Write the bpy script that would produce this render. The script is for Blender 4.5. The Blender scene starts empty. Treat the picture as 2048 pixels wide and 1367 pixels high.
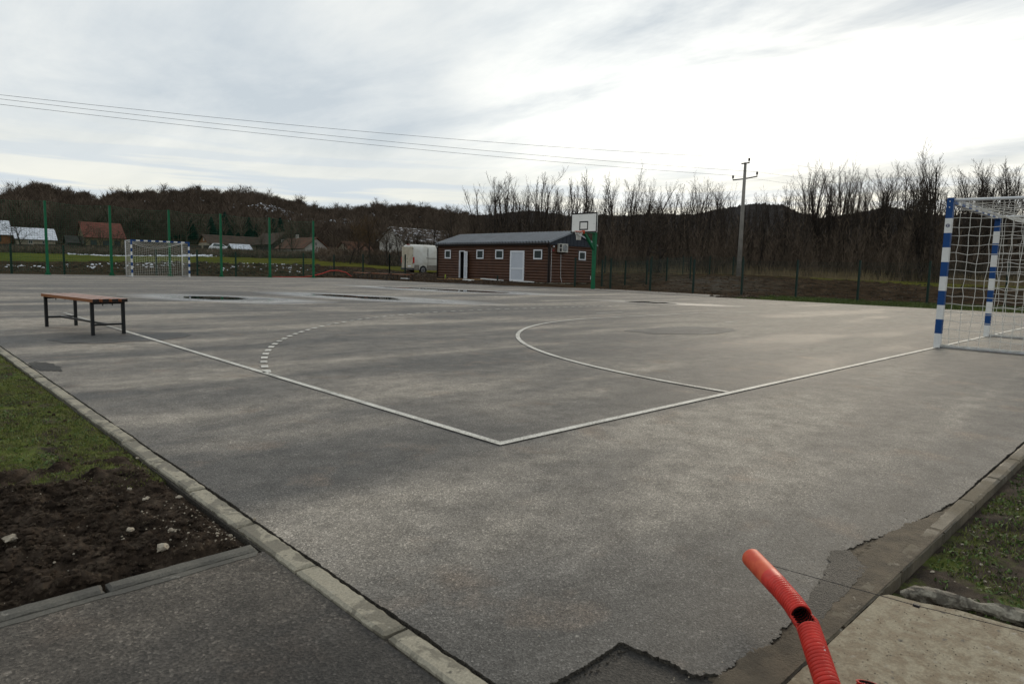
import bpy, math, random
import numpy as np
from mathutils import Matrix, Vector
S = bpy.context.scene
COL = S.collection
R = math.radians
rnd = random.Random(7)
NR = np.random.default_rng(11)

# ------------------------------------------------------------------ camera
cd = bpy.data.cameras.new('camera'); cam = bpy.data.objects.new('camera', cd); COL.objects.link(cam)
cd.sensor_width = 36; cd.lens = 1330.9 / 2048 * 36; cd.clip_start = 0.05; cd.clip_end = 9000
cam.matrix_world = Matrix(((0.71942664, 0.05580735, -0.6923228, -2.39768737),
                           (-0.69407385, 0.09537283, -0.71355835, -2.5409101),
                           (0.02620699, 0.99387603, 0.10734818, 0.93110556), (0, 0, 0, 1)))
cd.dof.use_dof = True; cd.dof.focus_distance = 14; cd.dof.aperture_fstop = 11
S.camera = cam
S.render.engine = 'CYCLES'
S.view_settings.view_transform = 'Standard'; S.view_settings.look = 'None'
S.view_settings.exposure = 0.0; S.view_settings.gamma = 1

# ------------------------------------------------------------------ sky and sun
SUN_AZ, SUN_EL = 19.0, 17.0          # world azimuth (from +X) and elevation of the veiled sun
sd = Vector((math.cos(R(SUN_AZ)) * math.cos(R(SUN_EL)), math.sin(R(SUN_AZ)) * math.cos(R(SUN_EL)), math.sin(R(SUN_EL))))
W = bpy.data.worlds.new('World'); S.world = W; W.use_nodes = True
nt = W.node_tree; nt.nodes.clear()
def N(nt, t, **kw):
    n = nt.nodes.new(t)
    for k, v in kw.items():
        if k.startswith('i_'):
            key = k[2:]
            key = int(key) if key.isdigit() else key.replace('_', ' ')
            n.inputs[key].default_value = v
        else: setattr(n, k, v)
    return n
def math_(nt, op, a, b=None, c=None, clamp=False):
    n = nt.nodes.new('ShaderNodeMath'); n.operation = op; n.use_clamp = clamp
    for i, v in enumerate((a, b, c)):
        if v is None: continue
        if isinstance(v, (int, float)): n.inputs[i].default_value = v
        else: nt.links.new(v, n.inputs[i])
    return n.outputs[0]
def ramp(nt, fac, stops, interp='LINEAR'):
    n = nt.nodes.new('ShaderNodeValToRGB'); cr = n.color_ramp; cr.interpolation = interp
    while len(cr.elements) < len(stops): cr.elements.new(0.5)
    for e, (p, c) in zip(cr.elements, stops):
        e.position = p; e.color = (c, c, c, 1) if isinstance(c, (int, float)) else (*c, 1)
    nt.links.new(fac, n.inputs[0]); return n.outputs[0]
def mixc(nt, fac, a, b, mode='MIX'):
    n = nt.nodes.new('ShaderNodeMix'); n.data_type = 'RGBA'; n.blend_type = mode
    for i, v in ((0, fac), (6, a), (7, b)):
        if isinstance(v, (int, float)): n.inputs[i].default_value = v if i == 0 else (v, v, v, 1)
        elif isinstance(v, tuple): n.inputs[i].default_value = (*v, 1)
        else: nt.links.new(v, n.inputs[i])
    return n.outputs[2]
def mapping(nt, vec, scale, loc=(0, 0, 0), rot=(0, 0, 0)):
    n = nt.nodes.new('ShaderNodeMapping'); n.inputs['Scale'].default_value = scale
    n.inputs['Location'].default_value = loc; n.inputs['Rotation'].default_value = rot
    nt.links.new(vec, n.inputs[0]); return n.outputs[0]
def noise(nt, vec, scale, detail=4, rough=0.5, dist=0.0, dim='3D'):
    n = nt.nodes.new('ShaderNodeTexNoise'); n.noise_dimensions = dim
    n.inputs['Scale'].default_value = scale; n.inputs['Detail'].default_value = detail
    n.inputs['Roughness'].default_value = rough; n.inputs['Distortion'].default_value = dist
    nt.links.new(vec, n.inputs['Vector']); return n.outputs['Fac']

tc = N(nt, 'ShaderNodeTexCoord'); D = tc.outputs['Generated']
sep = N(nt, 'ShaderNodeSeparateXYZ'); nt.links.new(D, sep.inputs[0]); z = sep.outputs[2]
zc = math_(nt, 'ADD', math_(nt, 'MAXIMUM', z, 0.0), 0.10)
comb = N(nt, 'ShaderNodeCombineXYZ')
nt.links.new(math_(nt, 'DIVIDE', sep.outputs[0], zc), comb.inputs[0])
nt.links.new(math_(nt, 'DIVIDE', sep.outputs[1], zc), comb.inputs[1])
P = mapping(nt, comb.outputs[0], (1.15, 0.62, 1), rot=(0, 0, R(20)), loc=(3.1, 2.2, 0))
c1 = noise(nt, P, 0.55, 7, 0.55, 0.5)
P2 = mapping(nt, comb.outputs[0], (1.5, 0.65, 1), rot=(0, 0, R(10)), loc=(5.2, 9.1, 0))
c2 = noise(nt, P2, 1.3, 8, 0.62, 0.35)
cl = math_(nt, 'ADD', math_(nt, 'MULTIPLY', c1, 0.62), math_(nt, 'MULTIPLY', c2, 0.38))
base = ramp(nt, cl, [(0.40, (.61, .675, .725)), (0.49, (.735, .785, .81)), (0.60, (.90, .925, .91))])
dn = N(nt, 'ShaderNodeVectorMath', operation='DOT_PRODUCT'); nt.links.new(D, dn.inputs[0])
dn.inputs[1].default_value = (math.cos(R(24)) * math.cos(R(13)), math.sin(R(24)) * math.cos(R(13)), math.sin(R(13)))
gl = N(nt, 'ShaderNodeMapRange'); nt.links.new(dn.outputs['Value'], gl.inputs[0])
gl.inputs[1].default_value = 0.88; gl.inputs[2].default_value = 1.0
glow = math_(nt, 'POWER', math_(nt, 'MAXIMUM', gl.outputs[0], 0.0), 1.25)
glow = math_(nt, 'MULTIPLY', glow, math_(nt, 'ADD', math_(nt, 'MULTIPLY', cl, 3.4), -1.36))
warm = mixc(nt, ramp(nt, z, [(0.06, 0.9), (0.19, 0.0)]), base, (.96, .945, .83))
streak = ramp(nt, noise(nt, mapping(nt, D, (1.5, 1.5, 26)), 2.1, 4, .5), [(0.47, 0.0), (0.56, 0.75)])
streakm = math_(nt, 'MULTIPLY', streak, ramp(nt, z, [(0.02, 0.6), (0.10, 1.0), (0.18, 0.0)]))
warm = mixc(nt, streakm, warm, (.60, .69, .79))
col = mixc(nt, 1.0, warm, mixc(nt, 1.0, (1.15, 1.05, .86), glow, 'MULTIPLY'), 'ADD')
bg1 = N(nt, 'ShaderNodeBackground'); nt.links.new(col, bg1.inputs[0]); bg1.inputs[1].default_value = 1.0
sky = N(nt, 'ShaderNodeTexSky', sky_type='NISHITA', sun_disc=False)
sky.sun_elevation = R(SUN_EL); sky.sun_rotation = R(90 - SUN_AZ)
bg2 = N(nt, 'ShaderNodeBackground'); nt.links.new(sky.outputs[0], bg2.inputs[0]); bg2.inputs[1].default_value = 0.08
ms = N(nt, 'ShaderNodeMixShader'); ms.inputs[0].default_value = 0.94
nt.links.new(bg2.outputs[0], ms.inputs[1]); nt.links.new(bg1.outputs[0], ms.inputs[2])
wo = N(nt, 'ShaderNodeOutputWorld'); nt.links.new(ms.outputs[0], wo.inputs[0])
sl = bpy.data.lights.new('sun', 'SUN'); sl.energy = 0.9; sl.angle = R(14); sl.color = (1, .93, .84)
sl.energy = 1.3; sl.angle = R(20); sl.color = (1, .86, .66)
so = bpy.data.objects.new('sun', sl); COL.objects.link(so)
so.rotation_euler = sd.to_track_quat('Z', 'Y').to_euler(); so.location = (0, 0, 50)

# ------------------------------------------------------------------ helpers
def hsh(ix, iy, s):
    n = (ix.astype(np.int64) * 374761393 + iy.astype(np.int64) * 668265263 + s * 974634777) & 0xffffffff
    n = ((n ^ (n >> 13)) * 1274126177) & 0xffffffff
    return ((n ^ (n >> 16)) & 0xffff) / 65535.0
def vn(x, y, s=0):
    x = np.asarray(x, float); y = np.asarray(y, float)
    ix = np.floor(x); iy = np.floor(y); fx = x - ix; fy = y - iy
    fx = fx * fx * (3 - 2 * fx); fy = fy * fy * (3 - 2 * fy)
    a = hsh(ix, iy, s); b = hsh(ix + 1, iy, s); c = hsh(ix, iy + 1, s); d = hsh(ix + 1, iy + 1, s)
    return (a * (1 - fx) + b * fx) * (1 - fy) + (c * (1 - fx) + d * fx) * fy
def fbm(x, y, o=4, s=0):
    v = 0; a = .5; t = 0
    for i in range(o):
        v = v + a * vn(x * 2 ** i, y * 2 ** i, s + i); t += a; a *= .55
    return v / t
def npmesh(name, V, F, mat=None, smooth=False, midx=None, mats=None):
    V = np.asarray(V, np.float32).reshape(-1, 3)
    me = bpy.data.meshes.new(name)
    if isinstance(F, np.ndarray):
        k = F.shape[1]; nf = len(F); li = F.astype(np.int32).ravel(); ls = np.arange(nf, dtype=np.int32) * k
    else:
        nf = len(F); li = np.array([i for f in F for i in f], np.int32)
        ls = np.cumsum([0] + [len(f) for f in F[:-1]]).astype(np.int32)
    me.vertices.add(len(V)); me.vertices.foreach_set('co', V.ravel())
    me.loops.add(len(li)); me.loops.foreach_set('vertex_index', li)
    me.polygons.add(nf); me.polygons.foreach_set('loop_start', ls)
    if midx is not None: me.polygons.foreach_set('material_index', np.asarray(midx, np.int32))
    me.polygons.foreach_set('use_smooth', np.full(nf, smooth, bool))
    me.update(calc_edges=True); me.validate()
    for m in (mats or ([mat] if mat else [])): me.materials.append(m)
    return me
def link(name, me, parent=None, **tags):
    o = bpy.data.objects.new(name, me); COL.objects.link(o)
    if parent: o.parent = parent
    for k, v in tags.items(): o[k] = v
    return o
def empty(name, loc=(0, 0, 0), rz=0, **tags):
    o = bpy.data.objects.new(name, None); COL.objects.link(o); o.location = loc; o.rotation_euler.z = rz
    o.empty_display_size = .2
    for k, v in tags.items(): o[k] = v
    return o
class MB:
    def __init__(s): s.v = []; s.f = []; s.m = []
    def add(s, V, F, m=0):
        n = len(s.v); s.v += [tuple(map(float, p)) for p in V]; s.f += [tuple(i + n for i in f) for f in F]; s.m += [m] * len(F)
    def box(s, x0, x1, y0, y1, z0, z1, m=0, M=None):
        V = [(x, y, z) for x in (x0, x1) for y in (y0, y1) for z in (z0, z1)]
        if M is not None: V = [tuple(M @ Vector(p)) for p in V]
        s.add(V, [(0, 1, 3, 2), (4, 6, 7, 5), (0, 4, 5, 1), (2, 3, 7, 6), (0, 2, 6, 4), (1, 5, 7, 3)], m)
    def tube(s, pts, r, n=8, m=0, caps=True):
        pts = [Vector(p) for p in pts]; k = len(pts)
        rr = r if isinstance(r, (list, tuple)) else [r] * k
        V = []; F = []; ref = None
        for i, p in enumerate(pts):
            t = (pts[min(i + 1, k - 1)] - pts[max(i - 1, 0)]).normalized()
            if ref is None: ref = Vector((0, 0, 1)) if abs(t.z) < .9 else Vector((1, 0, 0))
            a = t.cross(ref).normalized(); b = t.cross(a); ref = b.cross(t) * 1.0 if False else ref
            for j in range(n):
                w = 2 * math.pi * j / n + (math.pi / n if n == 4 else 0)
                V.append(p + (a * math.cos(w) + b * math.sin(w)) * rr[i])
        for i in range(k - 1):
            for j in range(n):
                F.append((i * n + j, i * n + (j + 1) % n, (i + 1) * n + (j + 1) % n, (i + 1) * n + j))
        if caps: F += [tuple(range(n - 1, -1, -1)), tuple(range((k - 1) * n, k * n))]
        s.add(V, F, m)
    def prism(s, poly, z0, z1, m=0):
        n = len(poly)
        V = [(x, y, z0) for x, y in poly] + [(x, y, z1) for x, y in poly]
        s.add(V, [tuple(range(n - 1, -1, -1)), tuple(range(n, 2 * n))] + [(i, (i + 1) % n, n + (i + 1) % n, n + i) for i in range(n)], m)
    def mesh(s, name, mats, smooth=False):
        if not isinstance(mats, (list, tuple)): mats = [mats]
        return npmesh(name, s.v, s.f, midx=s.m, mats=mats, smooth=smooth)
    def obj(s, name, mats, parent=None, smooth=False, **tags):
        return link(name, s.mesh(name, mats, smooth), parent, **tags)
def box_obj(name, b, mat, parent=None, bevel=0, **tags):
    m = MB(); m.box(*b); o = m.obj(name, mat, parent, **tags)
    if bevel:
        md = o.modifiers.new('bevel', 'BEVEL'); md.width = bevel; md.segments = 2
    return o
def tube_fast(P0, P1, r0, r1, n=3):
    """many tapered tubes at once: arrays of start/end points -> V, F(quads)"""
    P0 = np.asarray(P0, float); P1 = np.asarray(P1, float); k = len(P0)
    r0 = np.broadcast_to(r0, k); r1 = np.broadcast_to(r1, k)
    t = P1 - P0; L = np.linalg.norm(t, axis=1, keepdims=True) + 1e-9; t = t / L
    ref = np.where(np.abs(t[:, 2:3]) < .9, [[0, 0, 1.]], [[1., 0, 0]])
    a = np.cross(t, ref); a /= np.linalg.norm(a, axis=1, keepdims=True); b = np.cross(t, a)
    w = 2 * np.pi * np.arange(n) / n
    ring = a[:, None, :] * np.cos(w)[None, :, None] + b[:, None, :] * np.sin(w)[None, :, None]
    V = np.concatenate([P0[:, None] + ring * r0[:, None, None], P1[:, None] + ring * r1[:, None, None]], 1)
    j = np.arange(n); F0 = np.stack([j, (j + 1) % n, n + (j + 1) % n, n + j], 1)
    F = (F0[None] + (np.arange(k) * 2 * n)[:, None, None]).reshape(-1, 4)
    return V.reshape(-1, 3), F
def cone_fast(P0, P1, r, ):
    """thin 3-sided spikes (3 triangles each)"""
    P0 = np.asarray(P0, float); P1 = np.asarray(P1, float); k = len(P0); r = np.broadcast_to(r, k)
    t = P1 - P0; t = t / (np.linalg.norm(t, axis=1, keepdims=True) + 1e-9)
    ref = np.where(np.abs(t[:, 2:3]) < .9, [[0, 0, 1.]], [[1., 0, 0]])
    a = np.cross(t, ref); a /= np.linalg.norm(a, axis=1, keepdims=True); b = np.cross(t, a)
    w = 2 * np.pi * np.arange(3) / 3
    ring = P0[:, None] + (a[:, None] * np.cos(w)[None, :, None] + b[:, None] * np.sin(w)[None, :, None]) * r[:, None, None]
    V = np.concatenate([ring, P1[:, None]], 1).reshape(-1, 3)
    F = (np.array([[0, 1, 3], [1, 2, 3], [2, 0, 3]])[None] + (np.arange(k) * 4)[:, None, None]).reshape(-1, 3)
    return V, F

# ------------------------------------------------------------------ materials
def pos(nt):
    return N(nt, 'ShaderNodeNewGeometry').outputs['Position']
def newmat(name):
    m = bpy.data.materials.new(name); m.use_nodes = True
    return m, m.node_tree, m.node_tree.nodes['Principled BSDF']
def bump(nt, h, strength, dist, bs, normal_in=None):
    b = N(nt, 'ShaderNodeBump'); b.inputs['Strength'].default_value = strength; b.inputs['Distance'].default_value = dist
    nt.links.new(h, b.inputs['Height'])
    if normal_in is not None: nt.links.new(normal_in, b.inputs['Normal'])
    if bs: nt.links.new(b.outputs[0], bs.inputs['Normal'])
    return b.outputs[0]
MATS = {}
def simple(name, c, rough=.6, var=.15, scale=8, metal=0, bmp=0, bscale=60, obj=False, spec=None, c2=None, lo=.35, hi=.65):
    if name in MATS: return MATS[name]
    m, nt, bs = newmat(name)
    v = N(nt, 'ShaderNodeTexCoord').outputs['Object'] if obj else pos(nt)
    f = noise(nt, v, scale, 5, .6)
    c2_ = c2 or tuple(x * (1 - var) for x in c)
    nt.links.new(ramp(nt, f, [(lo, c2_), (hi, tuple(min(1, x * (1 + var * .5)) for x in c) if c2 is None else c)]), bs.inputs['Base Color'])
    bs.inputs['Roughness'].default_value = rough; bs.inputs['Metallic'].default_value = metal
    bs.inputs['Specular IOR Level'].default_value = .28 if spec is None else spec
    if bmp: bump(nt, noise(nt, v, bscale, 4, .6), bmp, .02, bs)
    MATS[name] = m; return m

def asphalt(name, tint=(1, 1, 1), dark=1.0, patch=None, wet=False, coarse=False, mud=False):
    m, nt, bs = newmat(name); v = pos(nt)
    flat = mapping(nt, v, (1, 1, 0))
    # large washed-out bands, weather stains and dust
    b1 = noise(nt, mapping(nt, flat, (.16, 1.0, 1), rot=(0, 0, R(-3))), .85, 4, .5, .35)
    b2 = noise(nt, mapping(nt, flat, (.55, 1.0, 1), rot=(0, 0, R(5)), loc=(7, 3, 0)), 1.1, 6, .62, .5)
    big = math_(nt, 'ADD', math_(nt, 'MULTIPLY', b1, .66), math_(nt, 'MULTIPLY', b2, .34))
    colr = ramp(nt, big, [(.42, tuple(.082 * t for t in (1, .945, .865))), (.475, tuple(.126 * t for t in (1, .925, .825))), (.525, tuple(.186 * t for t in (1, .905, .780))), (.58, tuple(.275 * t for t in (1, .895, .755)))])
    # reddish dust spots
    d1 = noise(nt, flat, 2.3, 4, .6)
    colr = mixc(nt, ramp(nt, d1, [(.57, 0.0), (.70, .42)]), colr, (.205, .152, .112))
    # aggregate
    vo = N(nt, 'ShaderNodeTexVoronoi'); vo.inputs['Scale'].default_value = 215 if not coarse else 150
    nt.links.new(flat, vo.inputs['Vector'])
    gr = N(nt, 'ShaderNodeSeparateColor'); nt.links.new(vo.outputs['Color'], gr.inputs[0])
    g = ramp(nt, gr.outputs[0], [(0.0, .45), (.45, .88), (.85, 1.3), (.95, 1.6), (1.0, 2.5)])
    # fine grain only reads near the camera; it averages out farther off
    colr = mixc(nt, .85, colr, g, 'MULTIPLY')
    sp = noise(nt, flat, 420, 2, .7)
    md_ = noise(nt, flat, 5.5, 5, .7)
    colr = mixc(nt, .8, colr, ramp(nt, md_, [(.34, .68), (.5, 1.0), (.66, 1.3)]), 'MULTIPLY')
    colr = mixc(nt, .6, colr, ramp(nt, sp, [(.35, .35), (.65, 1.6)]), 'MULTIPLY')
    # pale scuffs
    sc = noise(nt, flat, 9, 3, .7)
    colr = mixc(nt, ramp(nt, sc, [(.70, 0.0), (.745, .6)]), colr, (.34, .32, .28))
    # hairline pits
    pt = noise(nt, flat, 38, 2, .5)
    colr = mixc(nt, ramp(nt, pt, [(.24, .7), (.29, 0.0)]), colr, (.03, .03, .03))
    colr = mixc(nt, 1.0, colr, tuple(dark * t for t in tint), 'MULTIPLY')
    rg = ramp(nt, big, [(.40, .66), (.6, .85)])
    if wet:
        at = N(nt, 'ShaderNodeAttribute', attribute_name='wet').outputs['Fac']
        at = math_(nt, 'MULTIPLY', at, math_(nt, 'ADD', .4, math_(nt, 'MULTIPLY', noise(nt, flat, 1.3, 4, .6), 1.2)), clamp=True)
        colr = mixc(nt, at, colr, mixc(nt, 1.0, colr, .8, 'MULTIPLY'))
        mr = N(nt, 'ShaderNodeMapRange'); nt.links.new(at, mr.inputs[0]); nt.links.new(rg, mr.inputs[3]); mr.inputs[4].default_value = .19
        rg = mr.outputs[0]
    nt.links.new(colr, bs.inputs['Base Color']); nt.links.new(rg, bs.inputs['Roughness'])
    bs.inputs['Specular IOR Level'].default_value = .75 if wet else .25
    h = math_(nt, 'ADD', math_(nt, 'MULTIPLY', vo.outputs['Distance'], .9), sp)
    b = bump(nt, h, .35 if not coarse else .7, .003, None if wet else bs)
    if wet:
        st = N(nt, 'ShaderNodeMix', data_type='VECTOR')
        nt.links.new(at, st.inputs[0]); nt.links.new(b, st.inputs[4])
        nt.links.new(N(nt, 'ShaderNodeNewGeometry').outputs['Normal'], st.inputs[5]); nt.links.new(st.outputs[1], bs.inputs['Normal'])
    return m
M_asph = asphalt('weathered_asphalt')
M_asph_wet = asphalt('wet_asphalt', wet=True)
M_asph_patch = asphalt('patched_asphalt', tint=(.88, .93, 1.0), dark=.72)
M_asph_tar = asphalt('fresh_tar_asphalt', tint=(.9, .95, 1.0), dark=.30, coarse=True)
M_asph_tar2 = asphalt('wet_coarse_asphalt', tint=(1, .97, .93), dark=.36, coarse=True)
M_asph_path = asphalt('coarse_path_asphalt', tint=(1, .97, .95), dark=.43, coarse=True)
M_asph_tar3 = asphalt('exposed_dark_asphalt', tint=(1, .97, .92), dark=.34, coarse=True)
M_asph_strip = asphalt('dark_strip_asphalt', tint=(.92, .95, 1.0), dark=.62)

def paint_mat(name, c=(.62, .60, .54), wear=.5):
    m, nt, bs = newmat(name); flat = mapping(nt, pos(nt), (1, 1, 0))
    f1 = noise(nt, flat, 70, 3, .7); f2 = noise(nt, flat, 3.0, 4, .6)
    f = math_(nt, 'ADD', f1, math_(nt, 'MULTIPLY', math_(nt, 'SUBTRACT', f2, .5), .9))
    cc = ramp(nt, f, [(wear - .14, (.17, .16, .145)), (wear - .02, (.40, .385, .34)), (wear + .12, c)])
    vo = N(nt, 'ShaderNodeTexVoronoi'); vo.inputs['Scale'].default_value = 120; nt.links.new(flat, vo.inputs['Vector'])
    cc = mixc(nt, ramp(nt, vo.outputs['Distance'], [(.5, 0.0), (.8, .5)]), cc, (.16, .15, .14))
    nt.links.new(cc, bs.inputs['Base Color']); bs.inputs['Roughness'].default_value = .7
    bump(nt, vo.outputs['Distance'], .3, .003, bs); return m
M_paint = paint_mat('worn_line_paint', wear=.42); M_paint_faint = paint_mat('faded_line_paint', c=(.42, .41, .37), wear=.52)

def concrete(name, c=(.30, .285, .25), stain=(.15, .14, .115), lo=.42, hi=.56, scale=3.2):
    m, nt, bs = newmat(name); v = pos(nt)
    f = noise(nt, v, scale, 5, .6, .4); cc = ramp(nt, f, [(lo, stain), (hi, c)])
    cc = mixc(nt, .5, cc, ramp(nt, noise(nt, v, 140, 3, .7), [(.35, .6), (.65, 1.4)]), 'MULTIPLY')
    cc = mixc(nt, ramp(nt, noise(nt, v, 30, 2, .5), [(.27, .8), (.33, 0.0)]), cc, (.07, .065, .055))
    cc = mixc(nt, ramp(nt, noise(nt, v, 14, 4, .7), [(.62, 0.0), (.72, .6)]), cc, (.40, .375, .32))
    nt.links.new(cc, bs.inputs['Base Color'])
    nt.links.new(ramp(nt, f, [(lo, .65), (hi, .9)]), bs.inputs['Roughness']); bs.inputs['Specular IOR Level'].default_value = .25
    bump(nt, noise(nt, v, 110, 4, .7), .35, .004, bs); return m
M_kerb = concrete('kerb_concrete', c=(.300, .272, .210), stain=(.165, .148, .112), lo=.475, hi=.51, scale=7); M_kerb2 = concrete('damp_kerb_concrete', c=(.135, .112, .078), stain=(.080, .068, .048))
M_slab = concrete('slab_concrete', c=(.285, .245, .175), stain=(.135, .100, .058), lo=.38, hi=.58, scale=24)
M_cross = concrete('grey_kerb_concrete', c=(.115, .108, .092), stain=(.075, .07, .06))

def soil_mat():
    m, nt, bs = newmat('soil'); v = pos(nt)
    f = noise(nt, v, 9, 6, .65)
    cc = ramp(nt, f, [(.35, (.018, .013, .010)), (.5, (.050, .036, .026)), (.65, (.098, .074, .055))])
    cc = mixc(nt, ramp(nt, noise(nt, v, 60, 3, .7), [(.57, 0.0), (.68, .55)]), cc, (.17, .135, .095))
    nt.links.new(cc, bs.inputs['Base Color']); bs.inputs['Roughness'].default_value = .9; bs.inputs['Specular IOR Level'].default_value = .05
    bump(nt, noise(nt, v, 90, 6, .8), 1.0, .016, bs); return m
M_soil = soil_mat()
def verge_mat(name, soilw):
    m, nt, bs = newmat(name); v = pos(nt)
    f = noise(nt, v, 6, 5, .65)
    so_ = ramp(nt, noise(nt, v, 14, 5, .65), [(.35, (.026, .020, .015)), (.65, (.075, .055, .038))])
    gr = ramp(nt, noise(nt, v, 22, 5, .7), [(.3, (.040, .050, .010)), (.5, (.085, .112, .018)), (.7, (.14, .16, .035))])
    cc = mixc(nt, ramp(nt, f, [(soilw - .06, 0.0), (soilw + .06, 1.0)]), so_, gr)
    nt.links.new(cc, bs.inputs['Base Color']); bs.inputs['Roughness'].default_value = .9; bs.inputs['Specular IOR Level'].default_value = .15
    bump(nt, noise(nt, v, 150, 5, .75), .9, .012, bs); return m
M_moss = verge_mat('mossy_turf', .50); M_verge = verge_mat('thin_verge', .60)

def ground_mat():
    m, nt, bs = newmat('ground_earth'); v = pos(nt)
    g = N(nt, 'ShaderNodeAttribute', attribute_name='green').outputs['Fac']
    gv = N(nt, 'ShaderNodeAttribute', attribute_name='gravel').outputs['Fac']
    mud = ramp(nt, noise(nt, v, 1.1, 7, .68), [(.36, (.022, .015, .010)), (.5, (.046, .031, .020)), (.62, (.072, .050, .032)), (.72, (.11, .082, .056))])
    mud = mixc(nt, ramp(nt, noise(nt, v, 5.5, 3, .7), [(.68, 0.0), (.74, .7)]), mud, (.17, .145, .11))
    grs = ramp(nt, noise(nt, mapping(nt, v, (.25, .5, 1)), .9, 6, .65), [(.34, (.045, .060, .013)), (.5, (.082, .102, .022)), (.66, (.125, .140, .036))])
    grs = mixc(nt, N(nt, 'ShaderNodeAttribute', attribute_name='dry').outputs['Fac'], grs, mixc(nt, 1.0, grs, (1.15, .93, .85), 'MULTIPLY'))
    grs = mixc(nt, ramp(nt, noise(nt, v, 7, 3, .6), [(.35, .45), (.55, 0.0)]), grs, (.05, .045, .02))
    thr = math_(nt, 'ADD', g, math_(nt, 'MULTIPLY', math_(nt, 'SUBTRACT', noise(nt, v, .9, 5, .7), .5), .9))
    cc = mixc(nt, ramp(nt, thr, [(.46, 0.0), (.54, 1.0)]), mud, grs)
    grv = ramp(nt, noise(nt, v, 18, 3, .8), [(.35, (.05, .045, .04)), (.65, (.12, .105, .085))])
    tg = math_(nt, 'MULTIPLY', gv, ramp(nt, noise(nt, v, 1.2, 4, .7), [(.42, 0.0), (.58, 1.0)]))
    cc = mixc(nt, tg, cc, grv)
    nt.links.new(cc, bs.inputs['Base Color']); bs.inputs['Roughness'].default_value = .9
    bs.inputs['Specular IOR Level'].default_value = .0
    bump(nt, noise(nt, v, 6, 6, .75), .8, .12, bs); return m
M_ground = ground_mat()
def hill_mat(name, a, b, sc=.05, bs_=.35, bd=6):
    m, nt, bs = newmat(name); v = pos(nt)
    f = noise(nt, v, sc, 8, .7)
    cc = ramp(nt, f, [(.35, a), (.65, b)])
    cc = mixc(nt, .7, cc, ramp(nt, noise(nt, mapping(nt, v, (1, 1, .25)), bs_, 5, .75), [(.35, .5), (.65, 1.5)]), 'MULTIPLY')
    nt.links.new(cc, bs.inputs['Base Color']); bs.inputs['Roughness'].default_value = 1; bs.inputs['Specular IOR Level'].default_value = 0
    bump(nt, noise(nt, v, bs_, 6, .75), 1.0, bd, bs); return m
M_hill = hill_mat('leaf_litter_hillside', (.044, .034, .026), (.080, .062, .047))
M_far = hill_mat('distant_wooded_hill', (.046, .043, .043), (.066, .061, .058), .01, .06, 12)

def bark(name, a, b, sc=3):
    return simple(name, b, .95, c2=a, scale=sc, spec=.1)
M_bark = bark('grey_brown_bark', (.022, .018, .015), (.060, .050, .042))
M_twig = bark('dark_twigs', (.036, .028, .022), (.075, .058, .044))
M_wood1 = bark('winter_wood_brown', (.050, .038, .028), (.118, .090, .068), .04)
M_thick = bark('thicket_brown', (.058, .045, .033), (.150, .113, .083), .3)
M_willow = bark('ochre_twigs', (.060, .038, .018), (.105, .068, .034))
M_dryg = bark('dry_reed', (.16, .12, .065), (.27, .21, .12), 2)
M_conif = simple('conifer_needles', (.016, .040, .032), .9, c2=(.008, .022, .018), scale=.8, spec=.1)
M_green = simple('green_post_paint', (.004, .118, .048), .5, .12, 3)
M_dkgreen = simple('dark_green_post_coat', (.003, .021, .014), .45, .1, 5)
M_wire = simple('dark_green_wire', (.010, .034, .026), .5, .1, 5)
M_net_green = simple('green_netting', (.010, .10, .045), .6, .1, 5)
M_blue = simple('blue_goal_paint', (.004, .052, .195), .42, .10, 6)
M_white = simple('white_goal_paint', (.70, .70, .68), .38, .06, 6)
M_wtube = simple('white_frame_tube', (.66, .67, .68), .35, .1, 6)
M_net = simple('white_net_cord', (.64, .62, .57), .8, .1, 20)
M_black = simple('black_steel_paint', (.012, .013, .014), .42, .1, 9)
def wood_mat():
    m, nt, bs = newmat('varnished_bench_wood'); v = N(nt, 'ShaderNodeTexCoord').outputs['Object']
    f = noise(nt, mapping(nt, v, (2, 40, 40)), 3, 5, .6)
    nt.links.new(ramp(nt, f, [(.3, (.17, .052, .018)), (.7, (.33, .115, .042))]), bs.inputs['Base Color'])
    bs.inputs['Roughness'].default_value = .33; return m
M_wood = wood_mat()
M_plank_end = simple('dark_end_grain', (.016, .012, .010), .6)  # plank ends are near black, unlike the brown faces
M_log = simple('brown_log_siding', (.094, .042, .023), .5, c2=(.066, .030, .017), scale=2.2, bmp=.12, bscale=30)
M_trim = simple('dark_brown_trim', (.022, .016, .014), .5)
M_roofm = simple('grey_blue_sheet_roof', (.125, .138, .155), .34, .2, 1.2, spec=.5)
M_gable = simple('navy_sheet_cladding', (.020, .026, .038), .45, .1, 2)
M_pvc = simple('white_pvc', (.72, .74, .77), .35, .05, 3)
M_pvcg = simple('grey_door_panel', (.50, .53, .58), .35, .05, 3)
def glass(name, c=(.05, .06, .06), r=.06):
    m, nt, bs = newmat(name); bs.inputs['Base Color'].default_value = (*c, 1); bs.inputs['Roughness'].default_value = r
    nt.links.new(ramp(nt, noise(nt, pos(nt), 2, 2), [(.3, c), (.7, tuple(x * 1.3 for x in c))]), bs.inputs['Base Color']); return m
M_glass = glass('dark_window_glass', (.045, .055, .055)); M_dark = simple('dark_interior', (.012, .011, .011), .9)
M_conc_pole = simple('pale_pole_concrete', (.24, .225, .20), .85, .2, 2.5)
M_iron = simple('dark_ironwork', (.025, .024, .024), .6)
M_cable = simple('cable_black', (.02, .02, .022), .6)
M_red = simple('red_conduit_plastic', (.62, .040, .026), .45, c2=(.44, .030, .020), scale=30)
M_redw = simple('worn_red_plastic', (.66, .120, .045), .55, c2=(.55, .065, .030), scale=25)
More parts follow.
